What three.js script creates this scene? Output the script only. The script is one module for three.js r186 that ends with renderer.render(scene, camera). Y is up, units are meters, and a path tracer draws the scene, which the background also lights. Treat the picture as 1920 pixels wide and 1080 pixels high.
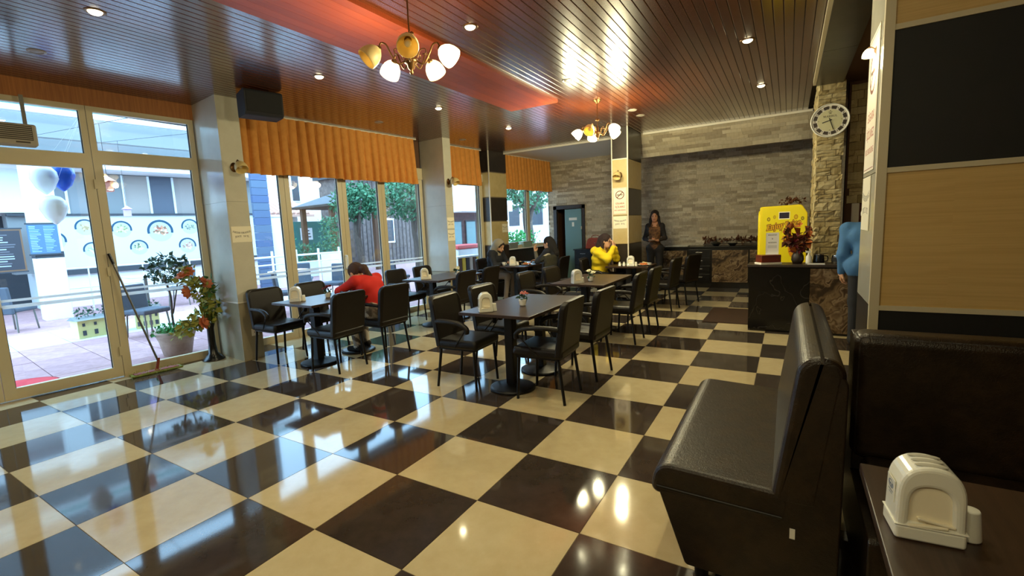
import * as THREE from 'three';
import { mergeGeometries, mergeVertices } from 'three/addons/utils/BufferGeometryUtils.js';
import { RoundedBoxGeometry } from 'three/addons/geometries/RoundedBoxGeometry.js';
import { MarchingCubes } from 'three/addons/objects/MarchingCubes.js';
import { RectAreaLightUniformsLib } from 'three/addons/lights/RectAreaLightUniformsLib.js';

// ------------------------------------------------------------------ camera, sky, exposure
const scene = new THREE.Scene();
const camera = new THREE.PerspectiveCamera(63.26, 16 / 9, 0.05, 200);
camera.position.set(1.4205, 1.4874, 1.9629);
camera.rotation.order = 'YXZ';
camera.rotation.set(THREE.MathUtils.degToRad(-7.2477), THREE.MathUtils.degToRad(31.96), THREE.MathUtils.degToRad(-2.5777));
camera.setViewOffset(1920, 1080, 26.71, 0.885, 1920, 1080);
scene.add(camera);
scene.background = new THREE.Color().setRGB(3.2, 5.7, 8.3);          // overcast daylight
const renderer = new THREE.WebGLRenderer({ antialias: true });
renderer.toneMapping = THREE.LinearToneMapping;
renderer.toneMappingExposure = 1.07;
renderer.shadowMap.enabled = true;
RectAreaLightUniformsLib.init();
const LAMP = new THREE.Color().setRGB(1, 0.92, 0.57);
const SPOT_CD = 2.3, BULB_CD = 1.0;

// ------------------------------------------------------------------ helpers
function RNG(a) { return () => { a |= 0; a = a + 0x6D2B79F5 | 0; let t = Math.imul(a ^ a >>> 15, 1 | a); t = t + Math.imul(t ^ t >>> 7, 61 | t) ^ t; return ((t ^ t >>> 14) >>> 0) / 4294967296; }; }
const V = (x, y, z) => new THREE.Vector3(x, y, z);
const H = 3.15, PI = Math.PI;
const TH = Math.atan(0.0985), OX = -5.01;
const Wp = (w, y, u) => V(OX + Math.cos(TH) * w + Math.sin(TH) * u, y, Math.sin(TH) * w - Math.cos(TH) * u);   // the window wall: w into the room, u along it
const wallX = (z) => OX - 0.0985 * z;
const names = new Map();
function numbered(n) { const k = names.get(n) ?? 0; names.set(n, k + 1); return k ? n + '_' + String(k).padStart(3, '0') : n; }
function shade(o) { o.castShadow = o.receiveShadow = true; return o; }
function mesh(name, geo, mat, parent) {
  if (Array.isArray(geo)) geo = merge(geo);
  const m = shade(new THREE.Mesh(geo, mat)); m.name = parent === scene ? numbered(name) : name; parent.add(m); return m;
}
function thing(name, label, category, pos = [0, 0, 0], turn = 0, group) {
  const o = new THREE.Group(); o.name = numbered(name); scene.add(o);
  if (pos.isVector3) o.position.copy(pos); else o.position.set(...pos);
  o.rotation.y = turn; o.userData = { label, category }; if (group) o.userData.group = group; return o;
}
function struct(name, wallFrame) {
  const o = new THREE.Group(); o.name = numbered(name); o.userData.kind = 'structure'; scene.add(o);
  if (wallFrame) { o.position.set(OX, 0, 0); o.rotation.y = -TH; } return o;
}
function dup(src, pos, turn, label, group) {
  const r = src.clone(); r.name = numbered(src.name.replace(/_\d{3}$/, '')); r.userData = { ...src.userData }; if (label) r.userData.label = label;
  if (group) r.userData.group = group; scene.add(r); r.position.set(...pos); r.rotation.y = turn; return r;
}
function merge(list) { return mergeGeometries(list.map((g) => { g = g.index ? g.toNonIndexed() : g; for (const k of Object.keys(g.attributes)) if (!['position', 'normal', 'uv'].includes(k)) g.deleteAttribute(k); return g; })); }
function uvm(g) {                                                     // uv in metres by the way a face points
  g = g.index ? g.toNonIndexed() : g; const p = g.attributes.position, n = g.attributes.normal, uv = new Float32Array(p.count * 2);
  for (let i = 0; i < p.count; i++) {
    const ax = Math.abs(n.getX(i)), ay = Math.abs(n.getY(i)), az = Math.abs(n.getZ(i)), x = p.getX(i), y = p.getY(i), z = p.getZ(i);
    if (ay >= ax && ay >= az) { uv[2 * i] = x; uv[2 * i + 1] = z; } else if (ax >= az) { uv[2 * i] = z; uv[2 * i + 1] = y; } else { uv[2 * i] = x; uv[2 * i + 1] = y; }
  }
  g.setAttribute('uv', new THREE.BufferAttribute(uv, 2)); return g;
}
function bx(x0, x1, y0, y1, z0, z1) { const g = new THREE.BoxGeometry(Math.abs(x1 - x0), Math.abs(y1 - y0), Math.abs(z1 - z0)); g.translate((x0 + x1) / 2, (y0 + y1) / 2, (z0 + z1) / 2); return uvm(g); }
function rb(x0, x1, y0, y1, z0, z1, r = 0.01, s = 2) { const g = new RoundedBoxGeometry(x1 - x0, y1 - y0, z1 - z0, s, r); g.translate((x0 + x1) / 2, (y0 + y1) / 2, (z0 + z1) / 2); return uvm(g); }
const wb = (w0, w1, y0, y1, u0, u1) => bx(w0, w1, y0, y1, -u1, -u0);  // a box in the window wall's frame
function cyl(r0, r1, h, x, y, z, seg = 20) { const g = new THREE.CylinderGeometry(r1, r0, h, seg); g.translate(x, y + h / 2, z); return g; }   // r0 below, r1 above, base at y
function rod(a, b, r, r2 = r, seg = 10) {
  const A = V(...a), B = V(...b), d = B.clone().sub(A), g = new THREE.CylinderGeometry(r2, r, d.length(), seg);
  g.applyQuaternion(new THREE.Quaternion().setFromUnitVectors(V(0, 1, 0), d.clone().normalize())); g.translate(...A.add(B).multiplyScalar(0.5).toArray()); return g;
}
function tube(pts, r, seg = 24, rs = 8) { return new THREE.TubeGeometry(new THREE.CatmullRomCurve3(pts.map((p) => V(...p))), seg, r, rs); }
function lathe(pts, seg = 24) { return new THREE.LatheGeometry(pts.map((p) => new THREE.Vector2(...p)), seg); }
function ball(r, x, y, z, sx = 1, sy = 1, sz = 1, s = 12) { const g = new THREE.SphereGeometry(r, s, Math.max(6, s * 0.7 | 0)); g.scale(sx, sy, sz); g.translate(x, y, z); return g; }
function shapeOf(pts) { const s = new THREE.Shape(); pts.forEach((p, i) => (i ? s.lineTo(...p) : s.moveTo(...p))); return s; }
function ext(shape, depth, bevel = 0, cs = 12) { return new THREE.ExtrudeGeometry(shape, { depth, bevelEnabled: bevel > 0, bevelSize: bevel, bevelThickness: bevel, bevelSegments: 3, curveSegments: cs }); }
function roundPoly(pts) {                                             // [x, y, radius] corners
  const s = new THREE.Shape(), n = pts.length;
  for (let i = 0; i < n; i++) {
    const p = pts[i], a = pts[(i + n - 1) % n], b = pts[(i + 1) % n], r = p[2] || 0;
    const da = Math.hypot(a[0] - p[0], a[1] - p[1]), db = Math.hypot(b[0] - p[0], b[1] - p[1]);
    const p1 = [p[0] + (a[0] - p[0]) / da * r, p[1] + (a[1] - p[1]) / da * r], p2 = [p[0] + (b[0] - p[0]) / db * r, p[1] + (b[1] - p[1]) / db * r];
    if (i) s.lineTo(...p1); else s.moveTo(...p1); if (r) s.quadraticCurveTo(p[0], p[1], ...p2);
  }
  s.closePath(); return s;
}

// ------------------------------------------------------------------ textures
function noiseGrid(n, seed) { const r = RNG(seed), a = new Float32Array(n * n); for (let i = 0; i < n * n; i++) a[i] = r(); return (x, y) => { x = ((x % n) + n) % n; y = ((y % n) + n) % n; const i = x | 0, j = y | 0, f = x - i, g = y - j, u = f * f * (3 - 2 * f), v = g * g * (3 - 2 * g), I = (i + 1) % n, J = (j + 1) % n; return (a[j * n + i] * (1 - u) + a[j * n + I] * u) * (1 - v) + (a[J * n + i] * (1 - u) + a[J * n + I] * u) * v; }; }
function dataTex(w, h, fn, srgb, mw, mh) {
  const d = new Uint8Array(w * h * 4);
  for (let j = 0; j < h; j++) for (let i = 0; i < w; i++) { const c = fn(i / w, j / h), k = (j * w + i) * 4; for (let q = 0; q < 3; q++) d[k + q] = Math.max(0, Math.min(255, Array.isArray(c) ? c[q] : c)); d[k + 3] = 255; }
  const t = new THREE.DataTexture(d, w, h); t.magFilter = THREE.LinearFilter; t.minFilter = THREE.LinearMipmapLinearFilter; t.wrapS = t.wrapT = THREE.RepeatWrapping; t.generateMipmaps = true;
  if (srgb) t.colorSpace = THREE.SRGBColorSpace; t.repeat.set(1 / mw, 1 / mh); t.needsUpdate = true; return t;
}
function canvasTex(w, h, draw) { const c = document.createElement('canvas'); c.width = w; c.height = h; draw(c.getContext('2d'), w, h); const t = new THREE.CanvasTexture(c); t.colorSpace = THREE.SRGBColorSpace; return t; }
const n8 = noiseGrid(8, 3), n16 = noiseGrid(16, 5), n32 = noiseGrid(32, 7), n64 = noiseGrid(64, 11), n128 = noiseGrid(128, 17);
const fbm = (x, y) => 0.45 * n8(x * 8, y * 8) + 0.28 * n16(x * 16, y * 16) + 0.17 * n32(x * 32, y * 32) + 0.1 * n64(x * 64, y * 64);
const lerp = (a, b, t) => a + (b - a) * t, mix3 = (a, b, t) => [0, 1, 2].map((i) => lerp(a[i], b[i], t));
function grain(a, b, seed, mw, mh, along = 0, freq = 40) {            // wood grain; along 0: fibres run along v
  const ns = noiseGrid(128, seed), nl = noiseGrid(8, seed + 1);
  return dataTex(256, 256, (x, y) => { if (along) [x, y] = [y, x]; const f = ns(x * 128, y * 4 + nl(x * 8, y * 8)), g = 0.5 + 0.5 * Math.sin((x * freq + nl(x * 8, y * 8) * 3) * 2 * PI / 4), t = 0.6 * f + 0.25 * g + 0.15 * nl(x * 8, y * 8); return mix3(a, b, t); }, true, mw, mh);
}
function mottled(a, b, mw, sharp = 1) { return dataTex(256, 256, (x, y) => { let t = fbm(x, y); t = Math.min(1, Math.max(0, 0.5 + (t - 0.5) * 2.2 * sharp)); t = 0.85 * t + 0.15 * n128(x * 128, y * 128); return mix3(a, b, t); }, true, mw, mw); }
const std = (o) => new THREE.MeshStandardMaterial(o), phys = (o) => new THREE.MeshPhysicalMaterial(o);
const C = (r, g, b) => new THREE.Color().setRGB(r / 255, g / 255, b / 255, THREE.SRGBColorSpace);
const leatherBump = dataTex(256, 256, (x, y) => 255 * (0.6 * n128(x * 128, y * 128) + 0.4 * n32(x * 32, y * 32)), false, 0.25, 0.25);
const clothBump = dataTex(128, 128, (x, y) => 128 + 60 * Math.sin(x * 64 * PI * 2) * Math.sin(y * 64 * PI * 2), false, 0.08, 0.08);
const stoneBump = dataTex(256, 256, (x, y) => 255 * fbm(x, y), false, 0.35, 0.35);

const M = {
  grout: std({ color: C(120, 106, 84), roughness: 0.9 }),
  creamTile: [0, 1, 2].map((i) => phys({ map: mottled([202 - i * 4, 186 - i * 4, 148 - i * 5], [191 - i * 3, 174 - i * 4, 135 - i * 4], 0.6, 0.7), roughness: 0.07, specularIntensity: 0.9 })),
  darkTile: [0, 1, 2].map((i) => phys({ map: mottled([50 + i * 3, 43 + i * 2, 38 + i * 2], [66 + i * 3, 57 + i * 2, 50 + i], 0.6, 0.6), roughness: 0.06, specularIntensity: 1 })),
  plank: [0, 1, 2, 3].map((i) => phys({ map: grain([54 + i * 4, 22 + i * 2, 11], [86 + i * 4, 37 + i * 3, 18], 30 + i, 0.12, 1.6), roughness: 0.26, specularIntensity: 0.55, ior: 1.6, clearcoat: 1, clearcoatRoughness: 0.17 })),
  panelPlank: [0, 1, 2].map((i) => phys({ map: grain([122 + i * 8, 46 + i * 3, 17], [160 + i * 6, 70 + i * 4, 27], 50 + i, 0.15, 1.4), roughness: 0.42 })),
  groove: std({ color: C(30, 12, 7), roughness: 0.8 }),
  white: std({ color: C(226, 222, 212), roughness: 0.75 }),
  trimWhite: std({ color: C(224, 216, 200), roughness: 0.5 }),
  header: std({ map: grain([150, 88, 36], [184, 116, 52], 61, 0.5, 1.2), roughness: 0.5 }),
  brownWall: std({ color: C(92, 60, 36), roughness: 0.7 }),
  frame: std({ color: C(206, 192, 158), roughness: 0.4 }),
  pillarTile: phys({ map: mottled([204, 200, 184], [192, 188, 172], 1.2, 0.7), roughness: 0.16 }),
  pillarLow: phys({ map: mottled([170, 158, 132], [156, 145, 120], 1.2, 0.7), roughness: 0.2 }),
  tileCream: std({ map: mottled([204, 184, 134], [190, 168, 116], 0.8, 0.7), roughness: 0.3 }),
  tileDark: std({ map: mottled([40, 34, 30], [54, 46, 40], 0.8), roughness: 0.3 }),
  oak: [0, 1].map((i) => std({ map: grain([196, 160, 96], [214, 180, 116], 71 + i, 1.0, 0.35, 1, 30), roughness: 0.45 })),
  blackPanel: std({ map: mottled([11, 9, 8], [16, 13, 12], 0.5), roughness: 0.6 }),
  glass: phys({ color: 0xffffff, transmission: 1, thickness: 0, roughness: 0, ior: 1.45 }),
  stripe: phys({ color: C(240, 244, 245), roughness: 1, transmission: 0.5, thickness: 0 }),
  curtain: std({ map: mottled([222, 152, 72], [206, 134, 56], 0.4, 0.6), bumpMap: clothBump, bumpScale: 0.0004, roughness: 0.85 }),
  leather: phys({ color: C(19, 13, 9), roughness: 0.4, specularIntensity: 0.75, bumpMap: leatherBump, bumpScale: 0.0006 }),
  leatherBench: phys({ map: mottled([46, 32, 17], [29, 19, 10], 0.5, 1.3), roughness: 0.36, bumpMap: leatherBump, bumpScale: 0.0012 }),
  piping: std({ color: C(22, 17, 14), roughness: 0.45 }),
  blackMetal: std({ color: C(22, 20, 20), roughness: 0.38, metalness: 0.4 }),
  tableTop: phys({ map: grain([44, 30, 22], [62, 43, 32], 81, 0.3, 0.9), roughness: 0.34 }),
  tableEdge: std({ color: C(36, 25, 19), roughness: 0.4 }),
  plastic: phys({ color: C(232, 230, 218), roughness: 0.25, clearcoat: 0.3 }),
  plasticGrey: std({ color: C(176, 172, 158), roughness: 0.5 }),
  napkin: std({ color: C(240, 230, 205), roughness: 0.9 }),
  ceramic: phys({ color: C(236, 232, 222), roughness: 0.2, clearcoat: 0.5 }),
  brass: std({ color: C(122, 88, 52), roughness: 0.3, metalness: 0.9 }),
  chrome: std({ color: C(190, 190, 188), roughness: 0.22, metalness: 1 }),
  shadeGlass: phys({ color: C(236, 214, 150), roughness: 0.5, transmission: 0.35, thickness: 0, side: THREE.DoubleSide }),
  shadeLit: std({ color: C(250, 232, 190), roughness: 0.6, emissive: new THREE.Color().setRGB(1, 0.8, 0.42), emissiveIntensity: 4.5, side: THREE.DoubleSide }),
  shadeHalf: std({ color: C(250, 232, 190), roughness: 0.6, emissive: new THREE.Color().setRGB(1, 0.78, 0.36), emissiveIntensity: 0.4, side: THREE.DoubleSide }),
  bulbOff: phys({ color: C(240, 230, 200), roughness: 0.25 }),
  spotGlow: std({ color: 0xffffff, emissive: new THREE.Color().setRGB(1, 0.84, 0.5), emissiveIntensity: 9 }),
  spotOff: std({ color: C(150, 140, 125), roughness: 0.3 }),
  speaker: std({ color: C(26, 26, 30), roughness: 0.7 }),
  speakerMesh: std({ color: C(18, 18, 20), roughness: 0.9, bumpMap: clothBump, bumpScale: 0.002 }),
  heater: std({ color: C(176, 166, 150), roughness: 0.45 }),
  heaterGrille: std({ color: C(74, 64, 52), roughness: 0.6 }),
  steel: std({ color: C(120, 118, 112), roughness: 0.35, metalness: 0.8 }),
  paper: std({ color: C(236, 230, 214), roughness: 0.8 }),
  blackGloss: phys({ color: C(16, 14, 14), roughness: 0.25 }),
  darkWood: std({ map: grain([40, 30, 24], [56, 42, 33], 91, 0.3, 0.9), roughness: 0.45 }),
  tealDoor: std({ color: C(104, 138, 140), roughness: 0.45 }),
  mat: std({ map: mottled([62, 38, 22], [48, 29, 17], 0.3), bumpMap: clothBump, bumpScale: 0.002, roughness: 0.9 }),
  yellow: phys({ color: C(236, 214, 20), roughness: 0.35 }),
  bagRed: std({ map: mottled([150, 62, 38], [128, 48, 28], 0.3), roughness: 0.6 }),
  boxRed: phys({ map: grain([92, 36, 18], [120, 50, 26], 95, 0.3, 0.5, 1), roughness: 0.3 }),
  leafGreen: std({ color: C(64, 104, 44), roughness: 0.7, side: THREE.DoubleSide }),
  leafDark: std({ color: C(34, 70, 44), roughness: 0.6, side: THREE.DoubleSide }),
  leafYellow: std({ color: C(150, 150, 64), roughness: 0.75, side: THREE.DoubleSide }),
  leafTree: std({ color: C(62, 112, 78), roughness: 0.7, side: THREE.DoubleSide }),
  leafBright: std({ color: C(44, 132, 60), roughness: 0.7, side: THREE.DoubleSide }),
  leafBrown: std({ color: C(88, 48, 24), roughness: 0.8, side: THREE.DoubleSide }),
  leafOrange: std({ color: C(176, 96, 36), roughness: 0.8, side: THREE.DoubleSide }),
  petalOrange: std({ color: C(194, 108, 68), roughness: 0.7, side: THREE.DoubleSide }),
  petalPink: std({ color: C(206, 120, 110), roughness: 0.7, side: THREE.DoubleSide }),
  petalRed: std({ color: C(120, 30, 34), roughness: 0.7, side: THREE.DoubleSide }),
  petalWhite: std({ color: C(238, 232, 200), roughness: 0.7, side: THREE.DoubleSide }),
  bark: std({ map: mottled([96, 84, 74], [72, 62, 54], 0.3), roughness: 0.9 }),
  terracotta: std({ map: mottled([176, 150, 134], [156, 130, 114], 0.4), roughness: 0.8 }),
  concrete: std({ map: mottled([150, 152, 152], [134, 136, 137], 1.5), roughness: 0.85 }),
  facadeWhite: std({ color: C(226, 230, 230), roughness: 0.8 }),
  facadeGrey: std({ color: C(128, 130, 130), roughness: 0.8 }),
  facadeDark: std({ color: C(58, 62, 68), roughness: 0.7 }),
  wicker: std({ color: C(72, 78, 88), roughness: 0.8, bumpMap: clothBump, bumpScale: 0.004 }),
};
const marble = (stops, seed, scale, veinCol, veinAmt, vs = 0.7) => { const a = noiseGrid(16, seed), b = noiseGrid(32, seed + 1), c = noiseGrid(64, seed + 2); const f = (x, y) => 0.55 * a(x * 5, y * 5) + 0.3 * b(x * 10, y * 10) + 0.15 * c(x * 24, y * 24); return dataTex(384, 384, (x, y) => { const wx = f(x + 1.3, y + 0.2), wy = f(x + 4.1, y + 2.7); let t = f(x * scale + wx * scale * 1.1 + y * scale * 0.5, y * scale * 0.5 + wy * scale * 0.9); const v = Math.pow(Math.max(0, 1 - Math.abs((0.75 * a(x * 4 * vs + wx * 2, y * 4 * vs + wy * 2) + 0.25 * b(x * 9 * vs, y * 9 * vs)) - 0.5) * 34), 2) * veinAmt; if (scale < 1) { const p = x * 0.8 + y * 0.6, d = y * 0.8 - x * 0.6; t = 0.65 * b(p * 2.2 + wx * 1.6, d * 9 + wy * 4 + 8) + 0.35 * c(p * 6 + wx * 3, d * 26 + wy * 5 + 16); } let q = Math.min(0.999, Math.max(0, (t - 0.2) / 0.6)) * (stops.length - 1), n = q | 0; return mix3(mix3(stops[n], stops[n + 1], q - n), veinCol, v); }, true, 1, 1); };
M.marbleBrown = phys({ map: marble([[58, 44, 32], [92, 72, 50], [128, 106, 76], [86, 66, 46], [150, 128, 98], [70, 52, 38]], 5, 0.4, [176, 156, 126], 0.6), roughness: 0.25 });
M.marbleBlack = phys({ map: marble([[12, 11, 11], [20, 18, 18], [14, 13, 13]], 9, 1, [110, 104, 98], 0.45), roughness: 0.22 });
const stoneMats = [[194, 180, 154], [182, 168, 144], [206, 194, 170], [188, 176, 154], [164, 150, 128]].map((c) => std({ map: mottled(c.map((v) => v + 10), c.map((v) => v - 14), 0.3, 1.3), bumpMap: stoneBump, bumpScale: 0.004, roughness: 0.85 }));
const claddingMats = [[196, 176, 128], [180, 160, 112], [208, 190, 144]].map((c) => std({ map: mottled(c.map((v) => v + 10), c.map((v) => v - 16), 0.25, 1.3), bumpMap: stoneBump, bumpScale: 0.006, roughness: 0.85 }));

// ------------------------------------------------------------------ floor
{
  const fl = struct('floor'), Z0 = -9.7, Z1 = 5.0, T = 0.6, g = 0.0018, r = RNG(21);
  { const s = new THREE.Shape(); s.moveTo(wallX(Z1) - 0.2, -Z1); s.lineTo(4.7, -Z1); s.lineTo(4.7, -Z0); s.lineTo(wallX(Z0) - 0.2, -Z0); s.closePath(); const e = ext(s, 0.12); e.rotateX(-PI / 2); e.translate(0, -0.123, 0); mesh('screed', uvm(e), M.grout, fl); }
  const full = (() => { const e = new THREE.BoxGeometry(T - 2 * g, 0.012, T - 2 * g); e.translate(0, -0.006, 0); return uvm(e); })();
  for (let i = -9; i < 17; i++) for (let j = -10; j < 8; j++) {
    const z1 = -i * T, z0 = z1 - T, x0 = j * T, x1 = x0 + T; if (z1 > Z1 + 0.6 || z0 < Z0 - 0.6) continue;
    const mats = (i + j) & 1 ? M.creamTile : M.darkTile, mat = mats[(r() * 3) | 0];
    const lim = Math.min(wallX(z0), wallX(z1)), far = Math.max(wallX(z0), wallX(z1)); if (x1 < lim) continue;
    if (x0 >= far) { const m = mesh('tile', full, mat, fl); m.position.set(x0 + T / 2, 0, z0 + T / 2); m.rotation.y = ((r() * 4) | 0) * PI / 2; } else {
      const a = Math.min(Math.max(x0, wallX(z0)), x1) + g, b = Math.min(Math.max(x0, wallX(z1)), x1) + g, s = shapeOf([[b, -z1 + g], [x1 - g, -z1 + g], [x1 - g, -z0 - g], [a, -z0 - g]]);
      const e = ext(s, 0.012); e.rotateX(-PI / 2); e.translate(0, -0.012, 0); mesh('tile', uvm(e), mat, fl);
    }
  }
}
// ------------------------------------------------------------------ ceiling: varnished planks, a lower strip of redder boards, white and papered ends
{
  const ce = struct('ceiling'), P = 0.075, r = RNG(8), ZE = -7.32;
  mesh('roof_slab', bx(-6.2, 4.9, H + 0.03, H + 0.4, -9.9, 5.2), M.groove, ce);
  const prof = shapeOf([[-P / 2 + 0.001, 0.012], [-P / 2 + 0.001, 0.006], [-P / 2 + 0.0055, 0], [P / 2 - 0.0055, 0], [P / 2 - 0.001, 0.006], [P / 2 - 0.001, 0.012]]);
  const lens = new Map(), geo = (L) => { const k = L.toFixed(2); if (!lens.has(k)) { const e = ext(prof, L); lens.set(k, uvm(e)); } return lens.get(k); };
  for (let k = 0; k < 90; k++) {
    const x = 1.6 - k * P, lim = -(x + 5.06) / 0.0985, z0 = Math.max(ZE, lim), L = 5.0 - z0; if (L < 0.3) continue;
    const m = mesh('plank', geo(L), M.plank[(r() * 4) | 0], ce); m.position.set(x, H, z0);
  }
  // the lower strip
  const X0 = -1.97, X1 = -1.25, zf = -4.04; mesh('panel_core', bx(X0, X1, H - 0.028, H + 0.004, zf, 4.9), M.panelPlank[0], ce);
  for (let k = 0; k < 8; k++) { const w = (X1 - X0) / 8, x = X0 + (k + 0.5) * w; let z = zf; while (z < 4.9) { const L = Math.min(4.9 - z, 0.9 + r() * 1.1); mesh('panel_board', bx(x - w / 2 + 0.0008, x + w / 2 - 0.0008, H - 0.036, H - 0.028, z + 0.0008, z + L - 0.0008), M.panelPlank[(r() * 3) | 0], ce); z += L; } }
  mesh('white_ceiling', bx(-4.6, -1.02, H - 0.005, H + 0.02, -9.75, ZE - 0.03), M.white, ce);
  mesh('side_ceiling', bx(1.94, 4.7, H - 0.01, H + 0.02, -9.75, 5.0), M.brownWall, ce);
  // the papered slope over the back counter
  const e = ext(shapeOf([[7.35, H + 0.02], [7.35, H - 0.02], [7.7, 2.74], [7.78, 2.74], [7.86, H + 0.02]]), 3.1); e.rotateY(PI / 2); e.translate(-1.38, 0, 0); mesh('papered_bulkhead', uvm(e), stoneMats[1], ce);
  mesh('rear_ceiling', bx(-1.02, 4.7, H - 0.04, H + 0.02, -9.75, -7.8), M.white, ce);
  const t1 = struct('trim_1'); mesh('edge_strip', [bx(-4.3, -1.32, H - 0.035, H + 0.0, ZE - 0.035, ZE), bx(-0.98, 1.7, H - 0.035, H, ZE - 0.035, ZE)], M.trimWhite, t1);
}
// ------------------------------------------------------------------ window wall
{
  const wl = struct('wall_left', true);
  mesh('wood_header', [wb(-0.2, 0.03, 2.97, H + 0.03, -2.75, 1.2)], M.header, wl);
  mesh('upper_wall', [wb(-0.2, 0.0, 2.66, H + 0.03, 1.44, 5.0), wb(-0.2, 0, 2.66, H + 0.03, 5.2, 6.8), wb(-0.2, 0, 2.66, H + 0.03, 7.45, 9.75)], M.brownWall, wl);
  mesh('low_wall', [wb(-0.2, 0, -0.1, 0.98, 7.45, 9.75)], M.tileDark, wl);
  mesh('solid_wall', [wb(-0.2, 0, -0.1, H + 0.03, -5.3, -2.75)], M.pillarTile, wl);
  // pillars clad in tall tiles
  const pil = (u0, u1, w1, rows) => {
    const p = struct('pillar', true); mesh('core', wb(-0.2, w1 - 0.012, -0.1, H + 0.01, u0 + 0.012, u1 - 0.012), M.grout, p);
    for (const [y0, y1, m] of rows) {
      mesh('tile', wb(-0.0, w1, y0 + 0.001, y1 - 0.001, u0, u0 + 0.012), m, p);
      mesh('tile', wb(w1 - 0.012, w1, y0 + 0.001, y1 - 0.001, u0 + 0.0125, u1), m, p);
      mesh('tile', wb(-0.0, w1 - 0.0125, y0 + 0.001, y1 - 0.001, u1 - 0.012, u1), m, p);
    } return p;
  };
  const p1 = pil(1.2, 1.45, 0.68, [[0, 0.72, M.pillarLow], [0.735, 1.94, M.pillarTile], [1.94, H, M.pillarTile]]);
  mesh('band', [wb(0, 0.688, 0.72, 0.735, 1.192, 1.457)], M.trimWhite, p1);
  pil(5.02, 5.22, 0.6, [[0, 0.72, M.pillarLow], [0.725, 1.94, M.pillarTile], [1.94, H, M.pillarTile]]);
  const p3 = pil(6.82, 7.45, 0.22, [[0, 1.1, M.tileDark], [1.12, 1.63, M.tileCream], [1.65, 2.15, M.tileDark], [2.17, 2.69, M.tileCream], [2.71, H, M.tileDark]]);
  mesh('corner_strip', wb(0.208, 0.232, 0, H, 6.808, 6.828), M.trimWhite, p3);
  // glazing
  const bar = (a) => a;
  function leaf(parent, u0, u1, y0, y1, b = 0.055, stripes = true, w = 0) {
    mesh('sash', [wb(w - 0.03, w + 0.03, y0, y1, u0, u0 + b), wb(w - 0.03, w + 0.03, y0, y1, u1 - b, u1), wb(w - 0.03, w + 0.03, y0, y0 + b * 1.3, u0 + b, u1 - b), wb(w - 0.03, w + 0.03, y1 - b, y1, u0 + b, u1 - b)], M.frame, parent);
    mesh('gasket', [wb(w - 0.012, w + 0.012, y0 + b * 1.3, y1 - b, u0 + b, u0 + b + 0.006), wb(w - 0.012, w + 0.012, y0 + b * 1.3, y1 - b, u1 - b - 0.006, u1 - b)], M.speaker, parent);
    mesh('glass_pane', wb(w - 0.003, w + 0.003, y0 + b * 1.3, y1 - b, u0 + b, u1 - b), M.glass, parent);
    if (stripes) for (const [a, c] of [[0.915, 0.95], [0.98, 1.005]]) mesh('glass_stripe', wb(w + 0.0035, w + 0.0045, a, c, u0 + b, u1 - b), M.stripe, parent);
  }
  const handle = (parent, u, y) => mesh('door_handle', [wb(0.03, 0.042, y - 0.12, y + 0.12, u - 0.018, u + 0.018), (() => { const g = tube([[0.04, y + 0.1, -u], [0.085, y + 0.1, -u], [0.09, y - 0.05, -u], [0.085, y - 0.1, -u], [0.04, y - 0.1, -u]], 0.011, 20); return uvm(g); })()], M.plastic, parent);
  const d1 = struct('door_1', true); leaf(d1, -0.78, 0.165, 0.012, 2.4, 0.085); handle(d1, -0.71, 1.05);
  mesh('hinge', [wb(0.03, 0.045, 0.25, 0.35, 0.15, 0.18), wb(0.03, 0.045, 2.1, 2.2, 0.15, 0.18), wb(0.03, 0.045, 1.15, 1.25, 0.15, 0.18)], M.frame, d1);
  const d2 = struct('door_2', true); leaf(d2, -1.73, -0.785, 0.012, 2.4, 0.085);
  const w1 = struct('window_1', true); leaf(w1, 0.17, 1.19, 0.0, 2.44, 0.075);
  const w2 = struct('window_2', true); leaf(w2, -0.78, 0.165, 2.4, 2.97, 0.055, false); leaf(w2, 0.17, 1.19, 2.44, 2.97, 0.055, false); leaf(w2, -1.73, -0.785, 2.4, 2.97, 0.055, false);
  const w3 = struct('window_3', true); leaf(w3, -2.74, -1.735, 0, 2.97, 0.075);
  const w4 = struct('window_4', true);
  [[1.46, 2.285], [2.29, 3.24], [3.245, 4.03], [4.035, 5.0]].forEach(([a, b], k) => leaf(w4, a, b, 0.0, 2.45, k === 3 ? 0.07 : 0.075)); handle(w4, 3.2, 1.05);
  mesh('transom', wb(-0.03, 0.03, 2.455, 2.66, 1.45, 5.02), M.frame, w4);
  const w5 = struct('window_5', true); leaf(w5, 5.23, 6.8, 0.25, 2.5, 0.09, false); mesh('jamb', [wb(-0.2, 0.02, -0.1, 0.25, 5.22, 6.82), wb(-0.03, 0.03, 2.5, 2.66, 5.22, 6.82)], M.facadeWhite, w5);
  const w6 = struct('window_6', true); leaf(w6, 7.47, 8.6, 0.98, 2.45, 0.06, false); leaf(w6, 8.6, 9.72, 0.98, 2.45, 0.06, false); mesh('sill', [wb(-0.22, 0.1, 0.96, 0.985, 7.46, 9.73), wb(-0.03, 0.03, 2.45, 2.66, 7.45, 9.75)], M.facadeWhite, w6);
}
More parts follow.
